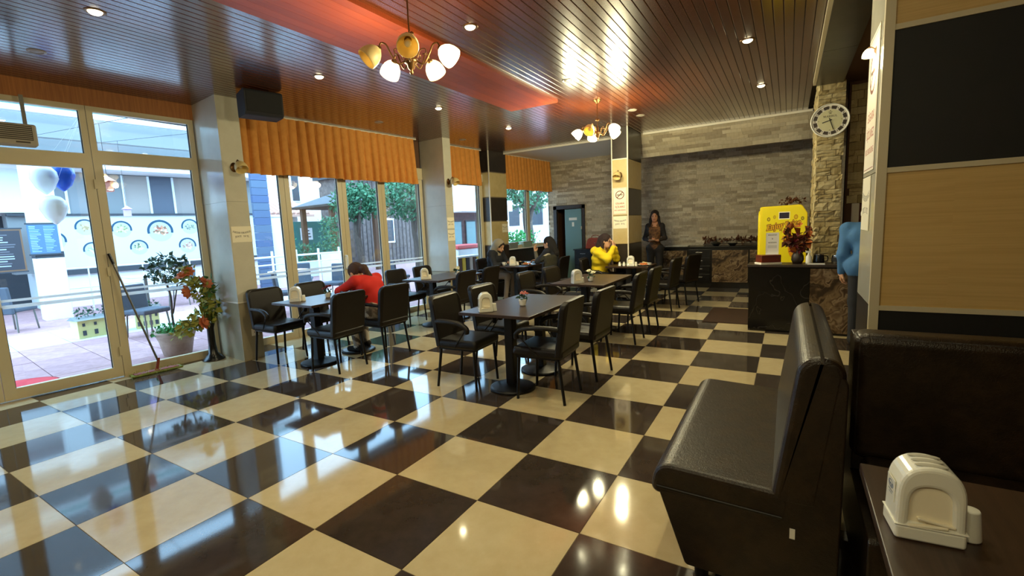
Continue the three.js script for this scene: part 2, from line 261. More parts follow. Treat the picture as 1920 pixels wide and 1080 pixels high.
// ------------------------------------------------------------------ back wall in stone paper, right and rear walls
function stones(parent, W, Hh, mats, place, depth, seed, hmin, hmax, lmin, lmax, skip, budget) {
  const r = RNG(seed), variants = [];
  for (let k = 0; k < 8; k++) {                                        // a chipped slab of 1 x 1 x 1, base at z = 0
    const g = new THREE.BoxGeometry(1, 1, 1, 3, 2, 1), p = g.attributes.position;
    const dz = [...Array(24)].map(() => r());
    for (let i = 0; i < p.count; i++) { const ix = Math.round((p.getX(i) + 0.5) * 3), iy = Math.round((p.getY(i) + 0.5) * 2), front = p.getZ(i) > 0; const edge = ix === 0 || ix === 3 || iy === 0 || iy === 2; p.setZ(i, front ? 0.5 + dz[ix + iy * 4] * 0.5 - (edge ? 0.25 : 0) : 0); if (front) { p.setX(i, p.getX(i) * (edge ? 0.985 : 1) + (dz[(ix + iy * 4 + 7) % 24] - 0.5) * 0.02); p.setY(i, p.getY(i) + (dz[(ix + iy * 4 + 3) % 24] - 0.5) * 0.12); } }
    const n = g.toNonIndexed(); n.computeVertexNormals(); variants.push(n);
  }
  const list = []; let y = 0;
  while (y < Hh - 0.01) {
    let h = Math.min(lerp(hmin, hmax, r()), Hh - y), x = -r() * 0.2; if (Hh - y - h < hmin * 0.6) h = Hh - y;
    while (x < W) { const l = lerp(lmin, lmax, r() * r() * 0.6 + r() * 0.4), a = Math.max(0, x), b = Math.min(W, x + l); if (b - a > 0.03) { const split = r() < 0.22 && h > hmin * 1.3; for (const [c, d] of split ? [[0, 0.5], [0.5, 1]] : [[0, 1]]) { const s = { x: (a + b) / 2, y: y + h * (c + d) / 2, w: b - a - 0.004, h: h * (d - c) - 0.004, v: (r() * 8) | 0, m: (r() * mats.length) | 0, d: depth * (0.35 + 0.65 * r()) }; if (!skip || !skip(s)) list.push(s); } } x += l; }
    y += h;
  }
  const order = [...list].sort((a, b) => b.w * b.h - a.w * a.h), big = new Set(order.slice(0, budget)), rest = mats.map(() => []);
  for (const s of list) {
    const mtx = place(s.x, s.y).multiply(new THREE.Matrix4().makeScale(s.w, s.h, s.d));
    const uvd = (g) => g;
    if (big.has(s)) { const m = mesh('stone', variants[s.v], mats[s.m], parent); m.applyMatrix4(mtx); } else rest[s.m].push(variants[s.v].clone().applyMatrix4(mtx));
  }
  rest.forEach((l, k) => { if (l.length) { const m = mesh('small_stones', uvm(merge(l)), mats[k], parent); m.userData.kind = 'stuff'; } });
}
{
  const wk = struct('wall_back'); mesh('plaster', [bx(-4.06, -3.92, -0.1, H + 0.03, -9.85, -9.61), bx(-3.92, -3.06, 2.0, H + 0.03, -9.85, -9.61), bx(-3.06, 4.7, -0.1, H + 0.03, -9.85, -9.61)], stoneMats[4], wk);
  stones(wk, 5.85, 2.6, stoneMats, (x, y) => new THREE.Matrix4().makeTranslation(-4.08 + x, 0.56 + y, -9.61), 0.009, 4, 0.05, 0.085, 0.12, 0.46, (s) => { const x = -4.08 + s.x, y = 0.56 + s.y; return (x > -4.0 && x < -3.0 && y < 2.03) || (x > -1.0 && y < 0.84) || (x > -2.1 && x < -1.3 && y < 1.0); }, 290);
  const bh = struct('wall_bulkhead'), sl = Math.hypot(0.35, 0.39);
  stones(bh, 3.02, sl, stoneMats, (x, y) => new THREE.Matrix4().makeTranslation(-1.34 + x, 2.74 + 0.39 * y / sl, -7.7 + 0.35 * y / sl).multiply(new THREE.Matrix4().makeRotationX(Math.atan2(0.35, 0.39))), 0.009, 14, 0.06, 0.1, 0.2, 0.6, null, 80);
  const d3 = struct('door_3');
  mesh('door_frame', [bx(-3.93, -3.84, 0, 1.98, -9.66, -9.58), bx(-3.13, -3.05, 0, 1.98, -9.66, -9.58), bx(-3.93, -3.05, 1.9, 1.99, -9.66, -9.58)], M.darkWood, d3);
  mesh('door_leaf', rb(-3.62, -3.16, 0.01, 1.89, -9.66, -9.62, 0.005), M.tealDoor, d3);
  mesh('door_plate', bx(-3.5, -3.28, 1.6, 1.67, -9.62, -9.616), M.white, d3); mesh('door_symbol', [bx(-3.42, -3.36, 1.44, 1.55, -9.62, -9.616)], M.white, d3);
  const hall = struct('wall_hall'); mesh('dark_room', [bx(-4.0, -3.0, -0.1, 2.4, -11.4, -11.3), bx(-4.06, -3.98, -0.1, 2.4, -11.4, -9.85), bx(-3.0, -2.9, -0.1, 2.4, -11.4, -9.85), bx(-4.06, -2.9, 2.3, 2.4, -11.4, -9.85), bx(-4.06, -2.9, -0.1, 0, -11.4, -9.7)], M.brownWall, hall);
  const wr = struct('wall_right'); mesh('plaster', bx(4.7, 4.9, -0.1, H + 0.03, -9.85, 5.2), M.brownWall, wr);
  const wn = struct('wall_front'); mesh('plaster', bx(-5.8, 4.9, -0.1, H + 0.03, 5.0, 5.2), M.brownWall, wn);
  const wc = struct('wall_kitchen'); mesh('plaster', [bx(2.04, 2.12, 0, H, -5.95, -5.8), bx(2.12, 3.2, 1.6, H, -5.95, -5.8), bx(3.2, 4.7, 0, H, -5.95, -5.8)], M.brownWall, wc);
  stones(wc, 1.0, 1.5, claddingMats, (x, y) => new THREE.Matrix4().makeTranslation(2.06 + x, 1.6 + y, -5.8), 0.03, 15, 0.06, 0.11, 0.12, 0.32, null, 60);
  const d4 = struct('door_4'); mesh('door_leaf', bx(2.2, 3.2, 0, 1.6, -5.93, -5.87), M.boxRed, d4); mesh('door_frame', bx(2.12, 2.2, 0, 1.6, -5.95, -5.79), M.trimWhite, d4);
}
// ------------------------------------------------------------------ stone clad pillar, beam, columns
{
  const sp = struct('pillar'); mesh('core', bx(1.7, 1.96, 0, H, -6.6, -5.32), M.grout, sp);
  stones(sp, 0.28, 3.12, claddingMats, (x, y) => new THREE.Matrix4().makeTranslation(1.69 + x, y, -5.32), 0.035, 44, 0.05, 0.11, 0.1, 0.28, null, 90);
  stones(sp, 1.25, 3.12, claddingMats, (x, y) => new THREE.Matrix4().makeRotationY(-PI / 2).setPosition(1.7, y, -6.58 + x), 0.025, 45, 0.06, 0.11, 0.15, 0.4, null, 90);
  const be = struct('beam'); mesh('beam_core', bx(1.66, 1.94, 3.06, H + 0.03, -5.3, 4.9), M.tileDark, be); for (let k = 0; k < 7; k++) mesh('panel', bx(1.665, 1.935, 3.05, 3.06, -5.3 + k * 1.45 + 0.003, -5.3 + (k + 1) * 1.45 - 0.003), M.tileDark, be);
  mesh('edge_strip', bx(1.63, 1.66, 3.06, 3.12, -5.3, 4.9), M.frame, be);
  const c2 = struct('column'); mesh('core', bx(-1.29, -1.03, 0, H, -7.34, -6.46), M.grout, c2);
  const hs = [0, 1.1, 1.61, 2.09, 2.6, H - 0.0];
  for (let k = 0; k < 5; k++) { const cream = k % 2 === 1, fm = k === 0 || k === 4 ? M.tileDark : M.tileCream; mesh('tile', bx(-1.3, -1.02, hs[k] + 0.004, hs[k + 1] - 0.004, -6.46, -6.448), fm, c2); mesh('tile', bx(-1.03, -1.018, hs[k] + 0.004, hs[k + 1] - 0.004, -7.34, -6.462), cream ? M.tileCream : M.tileDark, c2); mesh('tile', bx(-1.302, -1.29, hs[k] + 0.004, hs[k + 1] - 0.004, -7.34, -6.462), cream ? M.tileCream : M.tileDark, c2); }
  mesh('corner_strip', [bx(-1.03, -1.01, 0, H, -6.456, -6.438), bx(-1.31, -1.295, 0, H, -6.456, -6.438), bx(-1.3, -1.02, 2.595, 2.612, -6.452, -6.44)], M.trimWhite, c2);
  const nc = struct('column'); mesh('core', bx(1.76, 3.2, 0, H, -1.19, -0.712), M.grout, nc);
  const ys = [0, 1.055, 1.66, 2.245, 2.84, H];
  for (let k = 0; k < 5; k++) {
    mesh('panel', bx(1.775, 2.985, ys[k] + 0.01, ys[k + 1] - 0.01, -0.712, -0.7), k % 2 ? M.oak[k >> 1 & 1] : M.blackPanel, nc); mesh('panel', bx(2.99, 3.2, ys[k] + 0.01, ys[k + 1] - 0.01, -0.712, -0.7), k % 2 ? M.oak[0] : M.blackPanel, nc);
    mesh('side_panel', bx(1.748, 1.76, ys[k] + 0.002, ys[k + 1] - 0.002, -1.19, -0.72), k ? M.pillarTile : M.tileDark, nc);
    if (k) mesh('joint_strip', bx(1.77, 3.2, ys[k] - 0.011, ys[k] + 0.011, -0.71, -0.692), M.frame, nc);
  }
  mesh('corner_strip', bx(1.742, 1.776, 0.9, H, -0.722, -0.69), M.frame, nc);
}

// ------------------------------------------------------------------ lamps
function spotLamp(x, z, lit) {
  const t = thing('downlight', lit ? 'lit round recessed downlight in the plank ceiling' : 'unlit round recessed downlight in the plank ceiling', 'downlight', [x, H, z], 0, lit ? 'lit ceiling downlights' : 'unlit ceiling downlights');
  const ring = lathe([[0.044, 0.002], [0.044, -0.004], [0.056, -0.007], [0.066, -0.003], [0.066, 0.002]], 28); mesh('trim_ring', ring, lit ? M.brass : M.spotOff, t);
  const g = new THREE.SphereGeometry(0.044, 20, 8, 0, PI * 2, PI / 2, PI / 2); g.scale(1, lit ? 0.55 : 0.2, 1); mesh(lit ? 'glowing_lens' : 'lens', g, lit ? M.spotGlow : M.spotOff, t);
  if (lit) { const s = new THREE.SpotLight(LAMP, SPOT_CD, 0, 1.15, 0.7, 2); s.position.set(0, -0.028, 0); s.target.position.set(0, -3, 0); s.castShadow = true; s.shadow.radius = 1.5; t.add(s); t.add(s.target); }
}
for (const [x, z] of [[-2.84, 0.4], [-2.82, -1.48], [-0.87, -1.46], [-2.7, -3.32], [-2.64, -5.12], [1.04, -3.33], [1.07, -5.2], [1.05, -1.47], [1.05, 0.4], [-0.9, 2.2], [1.05, 2.25], [-2.84, 2.25]]) spotLamp(x, z, true);
for (const [x, z] of [[-4.06, 0.41], [-3.88, -3.36], [-0.81, -3.34], [-0.62, -5.35], [-0.62, -5.8], [-3.8, -5.4]]) spotLamp(x, z, false);

const tulip = (() => { const o = [[0.021, 0.0], [0.03, 0.004], [0.05, 0.022], [0.068, 0.05], [0.078, 0.085], [0.08, 0.115], [0.078, 0.13]], i = o.map(([r, y]) => [r - 0.003, y + 0.002]).reverse(); return lathe([...o, ...i], 28); })();
function aim(o, dir) { o.quaternion.setFromUnitVectors(V(0, 1, 0), V(...dir).normalize()); return o; }
function shadeLamp(parent, pos, dir, state, cd = BULB_CD) {                          // state: 0 off, 1 lit, 2 faintly lit
  const m = mesh('lamp_shade', tulip, [M.shadeGlass, M.shadeLit, M.shadeHalf][state], parent); m.position.set(...pos); aim(m, dir); m.scale.setScalar(0.9); m.userData.label = ['unlit amber glass tulip shade', 'glowing tulip shade', 'faintly glowing tulip shade'][state];
  const b = mesh('bulb', merge([cyl(0.014, 0.014, 0.03, 0, 0.0, 0, 12), ball(0.028, 0, 0.062, 0, 1, 1.15, 1)]), state ? M.shadeLit : M.bulbOff, m);
  const c = mesh('shade_cap', lathe([[0.0, -0.022], [0.014, -0.02], [0.024, -0.006], [0.027, 0.006], [0.02, 0.01]], 16), M.brass, m);
  if (state === 1) { const d = V(...dir).normalize().multiplyScalar(0.15), l = new THREE.PointLight(LAMP, cd, 0, 2); l.position.set(pos[0] + d.x, pos[1] + d.y, pos[2] + d.z); l.castShadow = true; l.shadow.radius = 2.5; parent.add(l); }
}
function chandelier(x, z, drop, turn, states, label, cd) {
  const t = thing('chandelier', label, 'chandelier', [x, H, z], turn, 'tulip chandeliers'), y = -drop;
  mesh('canopy', lathe([[0.0, -0.045], [0.02, -0.045], [0.03, -0.03], [0.055, -0.012], [0.06, 0.0]], 20), M.brass, t);
  mesh('stem', [cyl(0.006, 0.006, drop - 0.1, 0, y + 0.06, 0, 8), ball(0.012, 0, y + 0.16, 0), ball(0.016, 0.018, y + 0.17, 0), ball(0.016, -0.018, y + 0.17, 0)], M.brass, t);
  mesh('hub', lathe([[0, -0.1], [0.008, -0.098], [0.014, -0.085], [0.008, -0.07], [0.022, -0.06], [0.03, -0.03], [0.045, -0.02], [0.05, 0], [0.03, 0.012], [0.014, 0.03], [0.02, 0.055], [0.01, 0.08], [0.006, 0.1]], 18).translate(0, y, 0), M.brass, t);
  states.forEach((s, k) => {
    const a = k * 2 * PI / states.length, c = Math.cos(a), q = Math.sin(a), P = (r, h) => [c * r, y + h, q * r];
    mesh('arm', [tube([P(0.03, -0.005), P(0.09, -0.035), P(0.14, 0.03), P(0.17, 0.085), P(0.2, 0.09), P(0.215, 0.06)], 0.006, 26), tube([P(0.05, 0.01), P(0.075, 0.06), P(0.11, 0.06), P(0.11, 0.03), P(0.09, 0.03)], 0.004, 18, 6)], M.brass, t);
    shadeLamp(t, P(0.22, 0.05), [c * 0.85, -0.75, q * 0.85], s, cd);
  });
}
chandelier(-0.86, -0.68, 0.47, 0.35, [1, 0, 0, 1, 2], 'brass chandelier of tulip shades hung beside the red ceiling strip', 2.2);
chandelier(-0.84, -4.42, 0.43, 0.9, [1, 1, 0, 1, 1], 'brass chandelier of tulip shades hung before the tiled column', 4.2);
chandelier(1.46, -1.16, 0.36, PI / 2, [0, 1, 0, 0, 1], 'brass chandelier of tulip shades hung above the leather bench', 1.0);
chandelier(-0.86, 3.0, 0.45, 0.2, [1, 0, 1, 1, 0], 'brass chandelier of tulip shades hung before the front wall', 1.5);
chandelier(1.46, 2.7, 0.4, 0.7, [1, 0, 0, 1, 0], 'brass chandelier of tulip shades hung above the booth table', 1.1);

function wallLamp(pos, turn, state, label, size = 1, short = false) {                           // faces +x before the turn
  const t = thing('wall_lamp', label, 'wall lamp', pos, turn); t.scale.setScalar(size);
  mesh('back_plate', (() => { const g = lathe([[0, 0.02], [0.02, 0.018], [0.04, 0.006], [0.042, 0]], 18); g.rotateZ(-PI / 2); g.scale(1, 1.35, 1); return g; })(), M.brass, t);
  mesh('arm', short ? tube([[0.01, 0, 0], [0.04, 0.03, 0], [0.075, 0.05, 0], [0.085, 0.03, 0]], 0.006, 16) : tube([[0.015, 0, 0], [0.05, 0.01, 0], [0.08, 0.06, 0.0], [0.11, 0.075, 0], [0.125, 0.05, 0]], 0.006, 20), M.brass, t);
  if (short) shadeLamp(t, [0.086, 0.03, 0], [0.1, -1, 0], state, 0.3); else shadeLamp(t, [0.128, 0.045, 0], [0.6, -0.8, 0], state);
}
wallLamp(Wp(0.682, 2.34, 1.33), -TH, 0, 'unlit wall lamp on the grey pillar beside the entrance door');
wallLamp(Wp(0.602, 2.37, 5.12), -TH, 0, 'unlit wall lamp on the second grey pillar between orange valances');
wallLamp([-1.16, 2.32, -6.446], -PI / 2, 0, 'unlit wall lamp above the no smoking notice on the tiled column');
wallLamp([1.746, 2.23, -0.93], PI, 1, 'lit wall lamp on the oak and black panelled column', 0.33, true);

// ------------------------------------------------------------------ chairs and tables
const TABLE = { near: 'table with the pink flowers', red: 'table of the woman in red', blue: 'table beside the second grey pillar', pair: 'table of the hooded man', mid: 'table with the white flower', yel: 'table of the woman in yellow' };
function makeChair() {
  const t = thing('armchair', 'x', 'chair');
  mesh('seat', (() => { const g = rb(-0.23, 0.23, 0.385, 0.47, -0.225, 0.225, 0.035, 4); const p = g.attributes.position; for (let i = 0; i < p.count; i++) if (p.getY(i) > 0.42) p.setY(i, p.getY(i) + 0.012 * Math.cos(p.getX(i) / 0.23 * 1.4) * Math.cos(p.getZ(i) / 0.225 * 1.4)); g.computeVertexNormals(); return g; })(), M.leather, t);
  // the back: a thick curved slab
  const back = (() => {
    const prof = roundPoly([[-0.215, 0.40, 0.02], [0.215, 0.40, 0.02], [0.222, 0.865, 0.07], [-0.222, 0.865, 0.07]]); const g = ext(prof, 0.03, 0.012, 8); g.rotateY(-PI / 2);
    const q = mergeVertices(new THREE.BoxGeometry(1, 1, 1)); const p = g.attributes.position;
    for (let i = 0; i < p.count; i++) { const y = p.getY(i), z = p.getZ(i), k = (y - 0.4) / 0.46; p.setX(i, p.getX(i) - 0.185 - 0.03 * k - 0.055 * k * k + 0.55 * z * z * (0.4 + 0.6 * k)); }
    g.computeVertexNormals(); return uvm(g);
  })();
  mesh('backrest', back, M.leather, t);
  for (const sx of [-1, 1]) for (const sz of [-1, 1]) mesh('leg', rod([sx * 0.18, 0.4, sz * 0.185], [sx < 0 ? -0.235 : 0.2, 0.0, sz * 0.2], 0.0145, 0.0125), M.blackMetal, t);
  mesh('seat_frame', [bx(-0.2, 0.2, 0.372, 0.388, -0.2, -0.18), bx(-0.2, 0.2, 0.372, 0.388, 0.18, 0.2), bx(-0.2, -0.18, 0.372, 0.388, -0.2, 0.2), bx(0.18, 0.2, 0.372, 0.388, -0.2, 0.2)], M.blackMetal, t);
  for (const s of [-1, 1]) {
    const a = mesh('armrest', (() => { const g = tube([[-0.2, 0.64, s * 0.225], [-0.12, 0.655, s * 0.255], [0.0, 0.655, s * 0.265], [0.11, 0.635, s * 0.262], [0.165, 0.59, s * 0.258], [0.16, 0.555, s * 0.256]], 0.021, 22, 8); const p = g.attributes.position; for (let i = 0; i < p.count; i++) p.setZ(i, s * 0.25 + (p.getZ(i) - s * 0.25) * 1.35); return g; })(), M.leather, t);
    mesh('strut', rod([0.14, 0.575, s * 0.257], [0.0, 0.41, s * 0.222], 0.006), M.blackMetal, a);
  }
  return t;
}
const chair0 = makeChair(); let firstChair = true;
const chairSet = (key) => 'armchairs at the ' + TABLE[key];
function chair(x, z, turn, label, key) { if (firstChair) { firstChair = false; chair0.position.set(x, 0, z); chair0.rotation.y = turn; chair0.userData.label = label; chair0.userData.group = chairSet(key); return chair0; } return dup(chair0, [x, 0, z], turn, label, chairSet(key)); }
function makeTable() {
  const t = thing('cafe_table', 'x', 'table');
  mesh('table_top', rb(-0.36, 0.36, 0.722, 0.75, -0.6, 0.6, 0.004), M.tableTop, t);
  mesh('apron', [bx(-0.05, 0.05, 0.69, 0.722, -0.42, 0.42)], M.blackMetal, t);
  for (const s of [-1, 1]) {
    mesh('pedestal', rb(-0.045, 0.045, 0.03, 0.7, s * 0.3 - 0.045, s * 0.3 + 0.045, 0.012), M.blackMetal, t);
    mesh('base', lathe([[0, 0.055], [0.06, 0.052], [0.1, 0.04], [0.19, 0.028], [0.21, 0.02], [0.212, 0.0], [0, 0]], 36).translate(0, 0, s * 0.3), M.blackMetal, t);
  } return t;
}
const tables = {}; let table0;
for (const [k, x, z, label] of [['near', -0.73, -1.97, 'dark brown cafe table with a napkin holder and pink flowers'], ['red', -3.26, -1.78, 'dark brown cafe table where the woman in red sits'], ['blue', -3.33, -4.02, 'dark brown cafe table beside the second grey pillar'], ['pair', -3.12, -6.34, 'dark brown cafe table with food before the hooded man'], ['mid', -0.8, -4.03, 'dark brown cafe table with a small white flower in a pot'], ['yel', -0.88, -6.13, 'dark brown cafe table with plates before the woman in yellow']]) {
  const t = table0 ? dup(table0, [x, 0, z], 0, label) : (table0 = makeTable()); t.position.set(x, 0, z); t.userData.label = label; tables[k] = [x, z];
  if (k === 'yel') { t.scale.z = 0.52; }
}
// turn 0 faces +x (from the window side), PI faces the windows
chair(-1.19, -1.63, 0.05, 'black armchair at the pink flower table, window side, by the napkin holder', 'near');
chair(-1.22, -2.32, -0.04, 'black armchair at the pink flower table, window side, beside the flower pot', 'near');
chair(-0.36, -1.66, PI + 0.04, 'black armchair at the pink flower table, aisle side, by the napkin holder', 'near');
chair(-0.31, -2.35, PI - 0.03, 'black armchair at the pink flower table, aisle side, beyond the flower pot', 'near');
chair(-3.88, -1.42, 0.02, 'black armchair with its back to the grey pillar beside the entrance door', 'red');
chair(-3.86, -2.06, 0.0, 'black armchair by the glass doors facing the woman in red', 'red');
chair(-2.89, -1.46, PI + 0.03, 'empty black armchair next to the woman in red', 'red');
chair(-2.83, -2.12, PI - 0.05, 'black armchair the woman in red sits on', 'red');
chair(-3.93, -3.78, 0, 'black armchair between glass doors and the table beside the second grey pillar', 'blue');
chair(-3.9, -4.42, 0, 'black armchair against the second grey pillar', 'blue');
chair(-2.93, -3.74, PI, 'empty black armchair facing the second grey pillar, at the napkin holder end', 'blue');
chair(-2.92, -4.42, PI, 'empty black armchair facing the second grey pillar, nearer the hooded man', 'blue');
chair(-3.72, -6.12, 0, 'black armchair the hooded man sits on', 'pair');
chair(-2.6, -6.62, PI, 'black armchair the woman in the dark coat sits on', 'pair');
chair(-2.62, -5.96, PI, 'empty black armchair next to the woman in the dark coat', 'pair');
chair(-1.38, -3.66, 0.03, 'black armchair at the white flower table, window side, by the napkin holder', 'mid');
chair(-1.36, -4.42, -0.04, 'black armchair at the white flower table, window side, beyond the flower', 'mid');
chair(-0.36, -3.82, PI, 'black armchair at the white flower table, aisle side, by the napkin holder', 'mid');
chair(-0.34, -4.5, PI - 0.03, 'black armchair at the white flower table, aisle side, beyond the flower', 'mid');
chair(-1.5, -6.16, 0.1, 'black armchair the woman in yellow sits on', 'yel');
chair(-0.38, -6.16, PI - 0.12, 'empty black armchair across from the woman in yellow', 'yel');
chair(-0.22, -6.95, PI - 0.35, 'black armchair pulled out before the drawers of the back counter', 'yel');

{
  const t = thing('draped_coat', 'dark olive coat hung over the back of the empty armchair', 'coat', [-2.43, 0, -5.96]);
  const g = ext(roundPoly([[-0.055, 0.45, 0.02], [0.0, 0.42, 0.02], [0.03, 0.46, 0.02], [0.085, 0.8, 0.03], [0.075, 0.93, 0.05], [-0.01, 0.93, 0.04], [-0.045, 0.86, 0.02], [-0.01, 0.86, 0.01], [0.035, 0.885, 0.02], [0.05, 0.84, 0.02], [0.0, 0.5, 0.01]]), 0.42, 0.012, 6), p = g.attributes.position;
  for (let i = 0; i < p.count; i++) { p.setZ(i, p.getZ(i) - 0.21); p.setX(i, p.getX(i) + 0.012 * Math.sin(p.getZ(i) * 40) * (1 - p.getY(i)) + 0.03); } g.computeVertexNormals(); mesh('cloth', uvm(g), std({ map: mottled([50, 48, 34], [38, 36, 26], 0.3), bumpMap: clothBump, bumpScale: 0.002, roughness: 0.95 }), t);
  mesh('collar', tube([[0.02, 0.925, -0.12], [0.05, 0.95, -0.05], [0.05, 0.955, 0.06], [0.02, 0.925, 0.13]], 0.022, 18, 8), std({ color: C(150, 146, 132), roughness: 0.95 }), t);
  for (const [u, w, label] of [[7.85, 0.34, 'grey plastic tub on the window sill beside the checked pillar'], [8.45, 0.4, 'pale green plastic tub on the middle of the window sill']]) { const b = thing('plastic_tub', label, 'tub', Wp(0.02, 0.986, u), -TH, 'tubs on the window sill'); mesh('tub', ext(shapeOf([[-w / 2 + 0.03, 0], [w / 2 - 0.03, 0], [w / 2, 0.13], [-w / 2, 0.13]]), 0.13, 0.005).rotateY(PI / 2).translate(-0.065, 0.006, 0), std({ color: u < 8 ? C(130, 138, 136) : C(150, 168, 158), roughness: 0.5 }), b); mesh('rim', rb(-0.08, 0.08, 0.13, 0.145, -w / 2 - 0.01, w / 2 + 0.01, 0.005), M.plasticGrey, b); }
}
// ------------------------------------------------------------------ leather benches and the table between them
{
  const t = thing('leather_bench', 'dark brown leather booth bench with a rolled backrest facing the aisle', 'bench', [1.29, 0, -0.5]);
  const L = 1.2, X = -1.29;
  const body = ext(roundPoly([[1.0 + X, 0.40, 0.01], [1.105 + X, 0.1, 0.01], [1.595 + X, 0.1, 0.01], [1.6 + X, 0.94, 0.03], [1.5 + X, 0.94, 0.03], [1.42 + X, 0.42, 0.01], [1.42 + X, 0.40, 0.0]]), L, 0.006, 6); body.translate(0, 0, -L / 2); mesh('body', uvm(body), M.leatherBench, t);
  const seat = ext(roundPoly([[0.985 + X, 0.395, 0.015], [1.43 + X, 0.395, 0.01], [1.44 + X, 0.47, 0.02], [1.0 + X, 0.485, 0.05]]), L - 0.03, 0.022, 10); seat.translate(0, 0, -L / 2 + 0.015); mesh('seat_cushion', uvm(seat), M.leatherBench, t);
  const br = ext(roundPoly([[1.415 + X, 0.47, 0.01], [1.52 + X, 0.47, 0.01], [1.585 + X, 0.985, 0.06], [1.485 + X, 0.985, 0.05]]), L - 0.03, 0.022, 12); br.translate(0, 0, -L / 2 + 0.015); mesh('backrest_cushion', uvm(br), M.leatherBench, t);
  mesh('piping', [tube([[0.99 + X, 0.41, L / 2 + 0.008], [1.2 + X, 0.405, L / 2 + 0.008], [1.43 + X, 0.4, L / 2 + 0.008]], 0.005, 16, 6)], M.piping, t);
  for (const z of [-1, 1]) for (const x of [1.15, 1.55]) mesh('foot', cyl(0.026, 0.032, 0.1, x + X, 0, z * (L / 2 - 0.09), 18), M.blackMetal, t);
  mesh('care_label', bx(1.455 + X, 1.472 + X, 0.33, 0.368, L / 2 + 0.006, L / 2 + 0.009), M.paper, t);
  const b = thing('leather_bench', 'long dark leather booth bench backed against the panelled column', 'bench', [2.62, 0, -0.26]), B = -2.62;
  const prof = ext(roundPoly([[-0.42, 0.1, 0.01], [0.38, 0.1, 0.01], [0.38, 0.4, 0.02], [-0.16, 0.4, 0], [-0.13, 0.42, 0], [-0.19, 0.96, 0.03], [-0.38, 0.96, 0.03]]), 1.9, 0.006, 6); prof.rotateY(-PI / 2); prof.scale(-1, 1, 1); const fix = (g) => { const p = g.toNonIndexed ? (g.index ? g.toNonIndexed() : g) : g; const a = p.attributes.position.array; for (let i = 0; i < a.length; i += 9) for (let k = 0; k < 3; k++) [a[i + 3 + k], a[i + 6 + k]] = [a[i + 6 + k], a[i + 3 + k]]; p.computeVertexNormals(); return p; };
  const pb = fix(prof); pb.translate(1.68 + B, 0, 0.0); pb.rotateY(0); mesh('body', uvm(pb), M.leatherBench, b);
  mesh('seat_cushion', rb(1.7 + B, 3.58 + B, 0.395, 0.49, -0.13, 0.41, 0.035, 4), M.leatherBench, b);
  mesh('backrest_cushion', rb(1.665 + B, 3.6 + B, 0.47, 1.0, -0.25, -0.1, 0.045, 4), M.leatherBench, b);
  for (const x of [1.8, 3.45]) for (const z of [-0.32, 0.3]) mesh('foot', cyl(0.026, 0.032, 0.1, x + B, 0, z, 16), M.blackMetal, b);
  const tb = thing('booth_table', 'dark brown booth table with a white napkin holder before the panelled column', 'table', [2.22, 0, 0.66]);
  mesh('table_top', rb(-0.6, 0.6, 0.72, 0.75, -0.36, 0.36, 0.004), M.tableTop, tb);
  for (const s of [-1, 1]) { mesh('pedestal', rb(s * 0.3 - 0.045, s * 0.3 + 0.045, 0.03, 0.72, -0.045, 0.045, 0.012), M.blackMetal, tb); mesh('base', lathe([[0, 0.055], [0.06, 0.052], [0.1, 0.04], [0.19, 0.028], [0.21, 0.02], [0.212, 0.0], [0, 0]], 36).translate(s * 0.3, 0, 0), M.blackMetal, tb); }
}
// ------------------------------------------------------------------ napkin holders
const logoTex = canvasTex(128, 128, (c) => { c.fillStyle = '#e8e6da'; c.fillRect(0, 0, 128, 128); c.fillStyle = '#8d96a4'; c.beginPath(); c.ellipse(64, 44, 44, 26, 0, 0, 7); c.fill(); c.fillStyle = '#e8e6da'; c.beginPath(); c.ellipse(64, 40, 30, 14, 0, 0, 7); c.fill(); c.fillStyle = '#7b8594'; for (let i = 0; i < 5; i++) { c.beginPath(); c.ellipse(40 + i * 12, 42 + (i % 2) * 5, 6, 9, i, 0, 7); c.fill(); } c.fillRect(26, 78, 76, 8); c.fillRect(38, 94, 52, 6); });
M.logo = phys({ map: logoTex, roughness: 0.25, clearcoat: 0.3 });
function archShape(w, h, top) { const s = new THREE.Shape(); s.moveTo(-w / 2, 0); s.lineTo(w / 2, 0); s.lineTo(w / 2 * 0.97, h - top); s.bezierCurveTo(w / 2 * 0.95, h - top * 0.2, w * 0.26, h, 0, h); s.bezierCurveTo(-w * 0.26, h, -w / 2 * 0.95, h - top * 0.2, -w / 2 * 0.97, h - top); s.closePath(); return s; }
